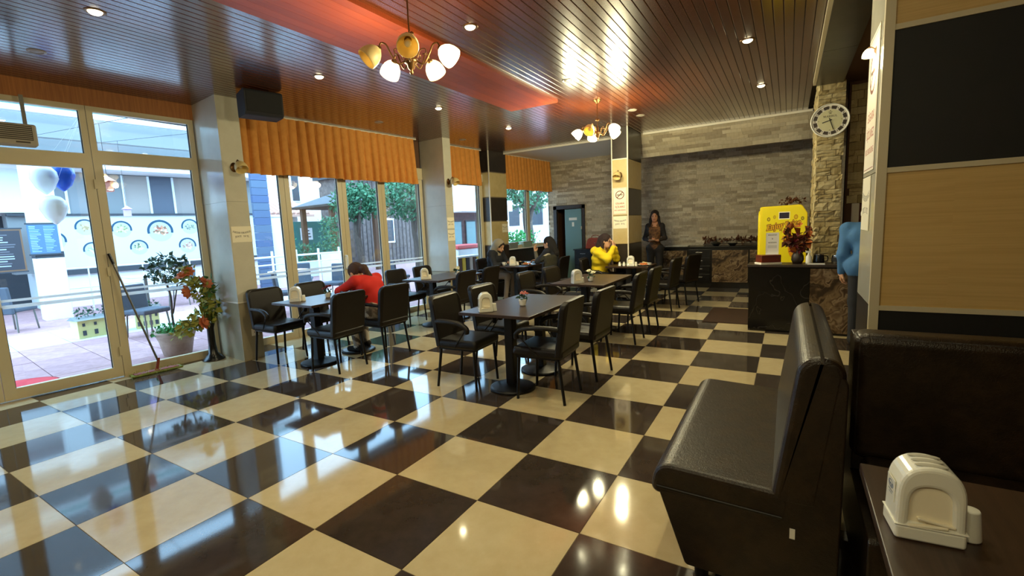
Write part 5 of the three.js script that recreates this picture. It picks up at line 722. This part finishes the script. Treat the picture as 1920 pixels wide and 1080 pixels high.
// ------------------------------------------------------------------ the street outside
{
  const pink = [0, 1, 2].map((i) => std({ map: mottled([188 - i * 8, 146 - i * 8, 144 - i * 6], [168 - i * 6, 128 - i * 6, 128 - i * 6], 0.6), roughness: 0.85 })), pale = [0, 1].map((i) => std({ map: mottled([212 - i * 8, 218 - i * 8, 220 - i * 8], [190, 198, 202], 0.5), roughness: 0.85 }));
  const gd = struct('ground', true); mesh('roadbed', wb(-40, -0.2, -0.25, -0.035, -14, 45), M.concrete, gd);
  const r = RNG(71), sl = uvm(new THREE.BoxGeometry(0.592, 0.03, 0.592)); const slab = (w, u, m) => { const q = mesh('paving_slab', sl, m, gd); q.position.set(w, -0.022 + r() * 0.002, -u); };
  for (let i = 0; i < 5; i++) for (let j = 0; j < 15; j++) slab(-0.52 - i * 0.6, -2.4 + j * 0.6, pink[(r() * 3) | 0]);
  for (let i = 0; i < 3; i++) for (let j = 0; j < 16; j++) slab(-3.52 - i * 0.6, -2.4 + j * 0.6, pale[(r() * 2) | 0]);
  mesh('far_paving', [wb(-18, -5.05, -0.036, -0.012, -10, 40), wb(-5.0, -0.22, -0.036, -0.012, 6.7, 40), wb(-5.0, -0.22, -0.036, -0.012, -10, -2.75)], pink[1], gd);

  // the restaurant across the street
  const b = thing('restaurant_building', 'restaurant across the street with a lit poster band of food plates', 'building', Wp(-9, 0, 0), -TH), at = (w0, w1, y0, y1, u0, u1) => wb(w0, w1, y0, y1, u0, u1);
  mesh('wall', [at(-3, -0.1, -0.03, 1.0, 1.6, 6.2), at(-3, -0.1, 3.35, 7.2, -9, 6.2), at(-3, -0.1, 0.98, 3.4, -9, -4)], M.facadeGrey, b); mesh('plinth', at(-0.1, 0.0, -0.03, 0.8, 1.2, 6.2), M.facadeWhite, b);
  const posterTex = canvasTex(1536, 384, (c) => {
    c.fillStyle = '#cfd8da'; c.fillRect(0, 0, 1536, 384); const q = RNG(4), P = (u, y) => [(u - 0.9) / 5.3 * 1536, (2.26 - y) / 1.3 * 384];
    const plateP = (u, y, rr, col) => { const [x, v] = P(u, y); rr *= 1.2; c.fillStyle = '#b9ccd4'; c.beginPath(); c.arc(x, v, rr, 0, 7); c.fill(); c.strokeStyle = '#0f4460'; c.lineWidth = rr * 0.2; c.beginPath(); c.arc(x, v, rr * 0.95, 2.9, 6.5); c.stroke(); for (let k = 0; k < 40; k++) { c.fillStyle = col[(q() * col.length) | 0]; const a = q() * 7, d = q() * rr * 0.55; c.beginPath(); c.ellipse(x + Math.cos(a) * d, v + Math.sin(a) * d, rr * 0.13, rr * 0.09, a, 0, 7); c.fill(); } };
    plateP(2.6, 1.9, 52, ['#b8ad84', '#8e9a62', '#d8cfa8']); plateP(3.47, 1.83, 72, ['#c98d6c', '#a85a48', '#e2c49c', '#8a6a50']); plateP(4.22, 1.93, 52, ['#5c6258', '#87907c', '#b8b8a4']); plateP(2.93, 1.4, 48, ['#7c8a5e', '#4e5c44', '#d8dcc8']); plateP(4.1, 1.39, 52, ['#c8a494', '#a87c6c', '#e6d4c6']); plateP(1.86, 1.97, 48, ['#c8b48c', '#a89068']); plateP(1.25, 1.66, 52, ['#c0b08c', '#6c8a92']); plateP(1.95, 1.4, 46, ['#9ab08c', '#d8d8c0']); plateP(5.0, 1.85, 52, ['#c98d6c', '#8e9a62']);
  });
  const pg = at(0.0, 0.06, 0.96, 2.26, 0.9, 6.2); { const p = pg.attributes.position, u = pg.attributes.uv; for (let i = 0; i < p.count; i++) u.setXY(i, (-p.getZ(i) - 0.9) / 5.3, (p.getY(i) - 0.96) / 1.3); } mesh('poster_band_sign', pg, std({ map: posterTex, roughness: 0.5, }), b);
  mesh('ledge', [at(-0.1, 0.12, 2.26, 2.31, 0.5, 6.2), at(-0.05, 0.08, 0.8, 0.96, 0.9, 6.2)], M.facadeDark, b); mesh('backing', at(-0.6, -0.02, 0.9, 3.4, 0.5, 6.2), M.facadeGrey, b);
  const tones = [[132, 136, 138], [118, 124, 128], [150, 140, 134], [86, 92, 104], [160, 150, 142], [126, 130, 130]].map((c) => std({ color: C(...c), roughness: 0.6 }));
  for (let k = 0; k < 9; k++) { const u0 = 1.0 + k * 0.58; const w = mesh('window', at(-0.01, 0.03, 2.31, 3.32, u0, u0 + 0.05), M.facadeWhite, b); mesh('pane', at(-0.015, 0.0, 2.31, 3.32, u0 + 0.05, u0 + 0.58), tones[(k * 5 + 1) % 6], w); }
  mesh('awning', [at(-0.1, 0.9, 3.34, 3.62, -6, 6.3)], M.facadeWhite, b); mesh('upper_beam', [at(0.9, 1.1, 3.95, 4.25, -6, 6.4)], M.facadeGrey, b); mesh('fascia_sign', [at(0.95, 1.2, 4.45, 4.75, -6, 6.4)], M.facadeWhite, b); mesh('sign_stripe', at(1.2, 1.22, 4.58, 4.64, -6, 6.4), std({ color: C(30, 140, 130), roughness: 0.5 }), b);
  mesh('shop_front', [at(-1.6, -1.5, -0.03, 2.6, -4, 0.95)], M.facadeDark, b); mesh('lintel', at(-1.6, 0.05, 2.34, 3.35, -4, 0.9), M.facadeWhite, b); mesh('side_wall', at(-1.6, 0.0, -0.03, 2.4, 0.88, 0.98), M.facadeWhite, b);
  const col = thing('street_column', 'white rendered column with a dark band before the restaurant across the street', 'column', Wp(-6.95, 0, 0.78), -TH); mesh('shaft', rb(-0.22, 0.22, -0.02, 3.36, -0.22, 0.22, 0.02), M.facadeWhite, col); mesh('band', rb(-0.225, 0.225, 1.28, 1.42, -0.225, 0.225, 0.02), M.facadeDark, col);
  const menuT = canvasTex(256, 320, (c) => { c.fillStyle = '#4f6f88'; c.fillRect(0, 0, 256, 320); const q = RNG(12); for (let i = 0; i < 16; i++) for (let k = 0; k < 2; k++) { c.fillStyle = q() < 0.4 ? '#9fc4d4' : '#7fa4b8'; c.fillRect(16 + k * 120, 20 + i * 18, 50 + q() * 50, 7); } });
  const board = (label, pos, w, h, tex) => { const t = thing('menu_board', label, 'menu board', pos, -TH); const g = bx(0, 0.02, 0, h, -w / 2, w / 2), p = g.attributes.position, u = g.attributes.uv; for (let i = 0; i < p.count; i++) u.setXY(i, 0.5 - p.getZ(i) / w, p.getY(i) / h); mesh('panel', g, std({ map: tex, roughness: 0.5 }), t); mesh('frame', [bx(-0.01, 0.025, -0.03, 0, -w / 2 - 0.02, w / 2 + 0.02), bx(-0.01, 0.025, h, h + 0.03, -w / 2 - 0.02, w / 2 + 0.02)], M.facadeDark, t); };
  board('blue menu board hung on the white street column', Wp(-6.72, 1.38, 0.72), 0.46, 0.6, menuT); board('dark menu board in the shop front across the street', Wp(-8.6, 1.0, 0.3), 0.7, 0.95, canvasTex(256, 320, (c) => { c.fillStyle = '#3a3a40'; c.fillRect(0, 0, 256, 320); const q = RNG(13); for (let i = 0; i < 14; i++) { c.fillStyle = q() < 0.5 ? '#aab4b8' : '#6a6a70'; c.fillRect(50, 40 + i * 18, 90 + q() * 80, 8); } c.strokeStyle = '#7a5a40'; c.lineWidth = 14; c.strokeRect(4, 4, 248, 312); }));
  // terrace furniture
  const ch0 = thing('terrace_chair', 'x', 'chair', [0, 0, 0], 0, 'grey terrace chairs'); mesh('shell', (() => { const g = rb(-0.22, 0.24, 0.36, 0.44, -0.23, 0.23, 0.03, 3); const bk = rb(-0.27, -0.21, 0.36, 0.86, -0.23, 0.23, 0.025, 3); bk.rotateZ(0.1); return merge([g, bk.translate(0.03, 0, 0)]); })(), M.wicker, ch0); for (const sx of [-1, 1]) for (const sz of [-1, 1]) mesh('leg', rod([sx * 0.18, 0.37, sz * 0.19], [sx * 0.21, -0.008, sz * 0.21], 0.014), M.steel, ch0); ch0.userData.label = 'grey terrace chair standing beside the potted tree outside'; ch0.position.copy(Wp(-2.62, 0, 1.18)); ch0.rotation.y = -TH + 0.4;
  const tch = (w, u, a, label) => dup(ch0, Wp(w, 0, u).toArray(), a, label);
  tch(-5.7, 0.0, 2.2, 'grey terrace chair before the dark shop front'); tch(-6.3, 1.9, 1.2, 'grey terrace chair between the white street column and a terrace table'); tch(-6.3, 2.9, -2.2, 'grey terrace chair at the terrace table under the food posters'); tch(-2.3, 3.5, 0.9, 'grey terrace chair outside the glass doors beside the blue timber wall'); tch(-4.8, 5.2, 2.4, 'grey terrace chair before the green hoarding'); tch(-2.9, 4.9, -1.2, 'grey terrace chair outside behind the woman in red'); tch(-2.4, 6.3, 1.6, 'grey terrace chair outside the glass beside the second grey pillar');
  const tt0 = thing('terrace_table', 'x', 'table', [0, 0, 0], 0, 'white terrace tables'); mesh('top', rb(-0.4, 0.4, 0.71, 0.74, -0.4, 0.4, 0.008), M.facadeWhite, tt0); mesh('pedestal', cyl(0.035, 0.035, 0.7, 0, 0.01, 0), M.steel, tt0); mesh('foot', cyl(0.24, 0.22, 0.03, 0, -0.008, 0, 24), M.steel, tt0); tt0.userData.label = 'white terrace table under the food posters'; tt0.position.copy(Wp(-6.9, 0, 2.4)); tt0.rotation.y = -TH;
  dup(tt0, Wp(-3.6, 0, 4.3).toArray(), -TH, 'white terrace table before the green hoarding'); dup(tt0, Wp(-6.6, 0, 4.0).toArray(), -TH, 'white terrace table beside the blue timber wall');
  const rail = thing('terrace_railing', 'white terrace railing under the food posters', 'railing', Wp(-7.6, 0, 3.2), -TH); mesh('rail', [rod([0, 1.0, 2.2], [0, 1.0, -2.0], 0.022), rod([0, 0.55, 2.2], [0, 0.55, -2.0], 0.015)], M.facadeWhite, rail); for (let k = 0; k < 9; k++) mesh('post', rod([0, -0.01, 2.2 - k * 0.525], [0, 1.0, 2.2 - k * 0.525], 0.016), M.facadeWhite, rail);
  const rail2 = thing('terrace_railing', 'white terrace railing before the blue timber wall', 'railing', Wp(-5.4, 0, 5.2), -TH); mesh('rail', [rod([0, 1.0, 1.1], [0, 1.0, -1.6], 0.025), rod([0, 0.8, 1.1], [0, 0.8, -1.6], 0.018)], M.facadeWhite, rail2); for (let k = 0; k < 5; k++) mesh('post', rod([0, -0.01, 1.1 - k * 0.66], [0, 1.15, 1.1 - k * 0.66], 0.03), M.facadeWhite, rail2);
  // potted tree close to the glass
  const pt = thing('potted_tree', 'small round tree in a clay pot right outside the glass', 'potted tree', Wp(-0.62, -0.006, 0.92), -TH);
  mesh('pot', lathe([[0, 0], [0.16, 0], [0.2, 0.2], [0.235, 0.3], [0.24, 0.33], [0.22, 0.33], [0.2, 0.26], [0, 0.26]], 28), M.terracotta, pt); mesh('trunk', [tube([[0, 0.25, 0], [0.02, 0.5, 0.02], [-0.01, 0.8, 0.0], [0, 1.05, 0.05]], 0.014, 20), tube([[0, 0.55, 0], [0.0, 0.8, -0.06], [0, 1.05, -0.12]], 0.009, 16)], M.bark, pt); stuff(mesh('crown', leafCloud(420, 0.065, 601, inBall(0, 1.14, 0, 0.27, 0.19, 0.27), 0.55), M.leafDark, pt)); stuff(mesh('ground_cover', leafCloud(420, 0.05, 602, inBall(0, 0.33, 0, 0.27, 0.1, 0.27, 0.2), 0.6), M.leafBright, pt));
  // house shaped planters
  const planter = (label, pos, yaw, L) => { const t = thing('house_planter', label, 'planter', pos, yaw); mesh('box', bx(-0.14, 0.14, 0, 0.3, -L / 2, L / 2), std({ color: C(208, 200, 132), roughness: 0.7 }), t); mesh('roof', ext(shapeOf([[-0.17, 0.3], [0.17, 0.3], [0, 0.36]]), L + 0.06).translate(0, 0, -L / 2 - 0.03), M.facadeGrey, t); for (let k = 0; k < 4; k++) { const z = -L / 2 + L * (k + 0.5) / 4; mesh('window', bx(0.14, 0.146, 0.05, 0.13, z - 0.024, z + 0.024), M.facadeDark, t); mesh('window', bx(0.14, 0.146, 0.2, 0.25, z - 0.018, z + 0.018), M.facadeDark, t); } stuff(mesh('plants', leafCloud(60, 0.07, 611, (q) => V((q() - 0.5) * 0.2, 0.36 + q() * 0.12, (q() - 0.5) * L)), M.leafDark, t)); };
  planter('yellow house shaped planter standing on the pale paving', Wp(-3.55, -0.007, 0.72), -TH + 0.15, 0.62); planter('yellow house shaped planter beside the grey terrace chair', Wp(-3.55, -0.007, 1.42), -TH - 0.2, 0.34);
  // balloons and hanging lanterns
  const bal = (label, pos, cl, up) => { const t = thing('balloon', label, 'balloon', pos); mesh('skin', lathe([[0, -0.2], [0.02, -0.19], [0.09, -0.12], [0.14, 0], [0.13, 0.09], [0.08, 0.15], [0, 0.17]], 24), phys({ color: cl, roughness: 0.25, transmission: 0.3, thickness: 0 }), t); mesh('string', rod([0, 0.16, 0], [up[0], up[1], up[2]], 0.0012, 0.0012, 5), M.facadeWhite, t); };
  bal('white balloon beside the blue balloon outside the entrance', Wp(-1.6, 2.36, 0.03), C(238, 240, 240), [0.05, 0.85, -0.45]); bal('blue balloon outside the entrance', Wp(-1.75, 2.42, 0.23), C(40, 110, 214), [0.03, 0.79, -0.27]); bal('white balloon hanging below the blue balloon', Wp(-1.5, 1.98, 0.06), C(240, 240, 238), [-0.05, 1.2, -0.42]);
  const lan = (label, pos, cl, top) => { const t = thing('hanging_lantern', label, 'lantern', pos, -TH); mesh('body', rb(-0.06, 0.06, 0, 0.16, -0.06, 0.06, 0.006), std({ color: cl, roughness: 0.7 }), t); mesh('roof', new THREE.ConeGeometry(0.12, 0.08, 4).rotateY(PI / 4).translate(0, 0.2, 0), std({ color: cl, roughness: 0.6 }), t); mesh('cord', rod([0, 0.23, 0], [0, top, 0], 0.004), M.facadeDark, t); };
  const wire = (label, u) => { const t = thing('overhead_wire', label, 'wire', Wp(-0.2, 3.05, u), -TH); mesh('strand', rod([0, 0, 0], [-7.6, 0.85, 0], 0.004), M.facadeDark, t); mesh('hook', ball(0.02, 0, 0, 0), M.steel, t); };
  wire('thin overhead wire holding the salmon lantern and balloons', 0.88); wire('thin overhead wire holding the violet lantern', 2.05);
  lan('salmon paper lantern hanging above the street', Wp(-2.5, 2.3, 0.88), C(226, 150, 130), 1.0); lan('violet paper lantern hanging before the food posters', Wp(-6.2, 2.1, 2.05), C(190, 160, 214), 1.62);
  const mt2 = thing('door_mat', 'round red mat on the paving outside the entrance door', 'mat', Wp(-0.62, -0.006, -0.62)); mesh('mat', cyl(0.34, 0.34, 0.012, 0, 0, 0, 36), std({ color: C(206, 52, 62), roughness: 0.9 }), mt2); mesh('hem', lathe([[0.33, 0.012], [0.345, 0.012], [0.345, 0.002]], 36), std({ color: C(170, 38, 48), roughness: 0.9 }), mt2);

  // farther along the street
  const tw = thing('timber_wall', 'blue grey timber clad wall corner across the street', 'wall', Wp(-7, 0, 5.4), -TH); for (let k = 0; k < 16; k++) mesh('board', rb(-0.06, 0.06, -0.02 + k * 0.21, 0.185 + k * 0.21, -0.22, 0.24, 0.008), std({ color: C(72 + (k % 3) * 5, 88 + (k % 3) * 5, 118), roughness: 0.7 }), tw);
  const wc = thing('white_post', 'white post beside the blue grey timber wall', 'post', Wp(-7.2, 0, 5.85), -TH); mesh('shaft', rb(-0.1, 0.1, -0.02, 2.1, -0.16, 0.16, 0.01), M.facadeWhite, wc); mesh('cap', rb(-0.13, 0.13, 2.1, 2.16, -0.2, 0.2, 0.01), M.facadeWhite, wc);
  const hoard = thing('green_hoarding', 'green hoarding with a white notice beyond the terrace', 'hoarding', Wp(-12, 0, 9.9), -TH); mesh('panel', bx(-0.08, 0, -0.02, 2.12, -1.1, 0.9), std({ color: C(22, 104, 96), roughness: 0.6 }), hoard); mesh('notice_board', bx(0, 0.02, 1.35, 1.85, -0.05, 0.5), M.facadeWhite, hoard); for (let k = 0; k < 3; k++) mesh('line', bx(0.02, 0.024, 1.45 + k * 0.13, 1.5 + k * 0.13, 0.03 + k * 0.03, 0.42 - k * 0.03), M.facadeDark, hoard);
  const house = (label, pos, L, h, roofY, cl) => { const t = thing('house', label, 'house', pos, -TH); mesh('wall', bx(-4, 0, -0.02, h, -L / 2, L / 2), std({ color: C(...cl), roughness: 0.85 }), t); const rf = mesh('roof', ext(shapeOf([[-4.3, h], [0.9, h - 0.35], [0.9, h - 0.25], [-1.8, h + 0.9]]), L + 0.6).translate(0, 0, -L / 2 - 0.3), std({ color: C(196, 150, 132), roughness: 0.85 }), t); for (let k = 0; k < 18; k++) mesh('tile_row', rod([0.88, h - 0.24, -L / 2 + k * L / 18], [-1.7, h + 0.86, -L / 2 + k * L / 18], 0.09, 0.09, 8), std({ color: C(200, 152, 134), roughness: 0.85 }), rf); return t; };
  const h1 = house('low white house with a tiled roof beyond the green hoarding', Wp(-13.5, 0, 8.2), 4.0, 2.7, 0, [226, 228, 226]);
  const h2 = thing('street_house', 'tall white house with narrow windows rising behind the tiled roof', 'house', Wp(-18, 0, 13), -TH); mesh('wall', bx(-3, 0, -0.02, 8, -5, 7), std({ color: C(232, 224, 214), roughness: 0.85 }), h2); for (const [z, y] of [[0.2, 3.4], [-1.7, 3.4], [2.2, 3.4], [-3.6, 3.4], [0.2, 5.8], [-1.7, 5.8]]) { const w = mesh('window', bx(0, 0.05, y, y + 1.5, z - 0.25, z + 0.25), M.facadeWhite, h2); mesh('pane', bx(0.05, 0.06, y + 0.06, y + 1.44, z - 0.2, z + 0.2), M.facadeDark, w); }
  const th = thing('timber_house', 'weathered grey brown timber house behind the street trees', 'house', Wp(-11.9, 0, 14.3), -TH); mesh('wall', bx(-3, 0, -0.02, 4.2, -3.4, 2.0), std({ map: mottled([122, 108, 102], [88, 78, 74], 0.9), roughness: 0.9 }), th); for (let k = 0; k < 22; k++) mesh('batten', bx(0, 0.03, 0, 4.2, -3.35 + k * 0.245, -3.3 + k * 0.245), std({ color: C(84, 74, 70), roughness: 0.9 }), th); for (const z of [-2.2, 0.4]) { const w = mesh('window', bx(0.03, 0.07, 1.0, 2.2, z - 0.45, z + 0.45), M.facadeWhite, th); mesh('pane', bx(0.07, 0.08, 1.08, 2.12, z - 0.38, z + 0.38), M.facadeDark, w); } mesh('roof', bx(-3.2, 0.5, 4.2, 4.4, -3.6, 2.2), M.facadeDark, th);
  const pv = thing('pavilion', 'dark wooden pavilion roof on posts beside the trees', 'pavilion', Wp(-10.3, 0, 10.2), -TH); mesh('roof', (() => { const g = new THREE.ConeGeometry(1.9, 0.6, 4); g.rotateY(PI / 4); g.translate(0, 2.95, 0); return g; })(), M.facadeDark, pv); mesh('eaves', rb(-1.32, 1.32, 2.58, 2.68, -1.32, 1.32, 0.02), M.bark, pv); for (const sx of [-1, 1]) for (const sz of [-1, 1]) mesh('post', rb(sx * 1.0 - 0.09, sx * 1.0 + 0.09, -0.02, 2.6, sz * 1.0 - 0.09, sz * 1.0 + 0.09, 0.01), M.brownWall, pv);
  const tree = (label, pos, h, rx, ry, n, seed, mat, tr = 0.12) => { const t = thing('street_tree', label, 'tree', pos); mesh('trunk', tube([[0, -0.02, 0], [0.04, h * 0.3, 0.02], [-0.03, h * 0.6, 0.05], [0, h, 0]], tr, 20, 10), M.bark, t); mesh('branch', [tube([[0, h * 0.5, 0], [0.3, h * 0.75, 0.2], [rx * 0.6, h * 1.05, 0.3]], tr * 0.4, 12, 6), tube([[0, h * 0.55, 0], [-0.3, h * 0.8, -0.2], [-rx * 0.6, h * 1.05, -0.2]], tr * 0.4, 12, 6)], M.bark, t); stuff(mesh('crown', leafCloud(n, 0.16, seed, inBall(0, h * 1.05, 0, rx, ry, rx, 0.25), 0.6), mat, t)); };
  tree('leafy street tree behind the terrace chairs, left of its leaning neighbour', Wp(-7.6, 0, 9.1), 2.5, 0.9, 0.7, 1500, 701, M.leafTree); tree('large leafy street tree with a pale leaning trunk', Wp(-6.8, 0, 11.1), 2.7, 1.4, 1.0, 2200, 702, M.leafTree, 0.1); tree('street tree seen through the sliding window', Wp(-4.2, 0, 15.0), 2.9, 1.5, 1.0, 1800, 703, M.leafTree, 0.2); tree('thin street tree beside the shop with the white awning', Wp(-6.6, 0, 13.4), 2.7, 0.75, 0.7, 900, 704, M.leafTree, 0.07);
  const hedge = (label, pos, L, h, w, n, seed, mat) => { const t = thing('hedge_planter', label, 'hedge', pos, -TH); mesh('trough', rb(-w / 2, w / 2, -0.01, h * 0.5, -L / 2, L / 2, 0.01), M.facadeWhite, t); stuff(mesh('foliage', leafCloud(n, 0.11, seed, (q) => V((q() - 0.5) * w * 1.3, h * 0.5 + q() * h * 0.6, (q() - 0.5) * L), 0.6), mat, t)); };
  hedge('leafy hedge in a white trough before the green hoarding', Wp(-9.8, 0, 8.3), 1.8, 1.1, 0.5, 700, 711, M.leafTree); hedge('tall shrub in a white trough beside the pavilion', Wp(-7.2, 0, 7.75), 0.6, 1.9, 0.6, 500, 712, M.leafTree); hedge('green bush under the sliding window outside', Wp(-2.6, 0, 11.9), 1.2, 1.2, 0.7, 800, 713, M.leafBright); hedge('pale shrub trough before the blue timber wall', Wp(-9.2, 0, 7.0), 0.8, 1.5, 0.5, 350, 714, M.leafBright);
  const sh = thing('awning_shop', 'dark red shop with a white awning down the street', 'shop', Wp(-4.2, 0, 11.6), -TH); mesh('wall', bx(-0.1, 0, -0.02, 2.4, -0.9, 1.6), std({ map: mottled([92, 48, 46], [62, 36, 36], 0.5), roughness: 0.7 }), sh); mesh('awning', bx(-0.1, 0.9, 2.06, 2.44, -1.0, 1.7), M.facadeWhite, sh); mesh('upper_wall', bx(-0.5, -0.1, 2.4, 4.4, -0.9, 1.6), M.facadeWhite, sh); for (let k = 0; k < 3; k++) { const w = mesh('window', bx(0, 0.03, 0.8, 1.8, -0.7 + k * 0.75, -0.15 + k * 0.75), M.facadeDark, sh); mesh('pane', bx(0.03, 0.035, 0.85, 1.75, -0.66 + k * 0.75, -0.19 + k * 0.75), M.tealDoor, w); }
  const cr = thing('crate_rack', 'rack of yellow and brown crates outside the window beside the hooded man', 'rack', Wp(-1.4, 0, 7.75), -TH); const cc = [[230, 196, 60], [92, 60, 40], [206, 190, 170], [58, 46, 44]]; for (let k = 0; k < 6; k++) mesh('crate', rb(-0.15, 0.15, 0.02, 0.78, -0.4 + k * 0.14, -0.28 + k * 0.14, 0.01), std({ color: C(...cc[k % 4]), roughness: 0.7 }), cr); mesh('frame', [bx(-0.17, 0.17, 0.78, 0.82, -0.45, 0.48), bx(-0.17, 0.17, -0.01, 0.02, -0.45, 0.48), bx(-0.17, 0.17, 0.0, 0.8, -0.47, -0.44), bx(-0.17, 0.17, 0.0, 0.8, 0.46, 0.49)], M.facadeWhite, cr);
  const cart = thing('street_cart', 'red and white street cart beyond the crate rack', 'cart', Wp(-2.6, 0, 9.0), -TH); mesh('body', rb(-0.35, 0.35, 0.3, 0.95, -0.55, 0.55, 0.05, 3), M.facadeWhite, cart); mesh('counter', rb(-0.38, 0.38, 0.95, 1.05, -0.6, 0.6, 0.02), std({ color: C(206, 70, 66), roughness: 0.5 }), cart); for (const z of [-0.38, 0.38]) mesh('wheel', new THREE.TorusGeometry(0.19, 0.05, 10, 28).rotateY(PI / 2).translate(0.36, 0.23, z), M.speaker, cart);
  const far = thing('far_house', 'pale house closing the far end of the street', 'house', Wp(-9, 0, 30), -TH); mesh('wall', bx(-9, 7, -0.02, 6, -2, 0), M.facadeWhite, far); for (let k = 0; k < 6; k++) mesh('window', bx(-7 + k * 2.2, -6 + k * 2.2, 1.6, 3.2, 0, 0.06), M.facadeDark, far);
}

renderer.render(scene, camera);
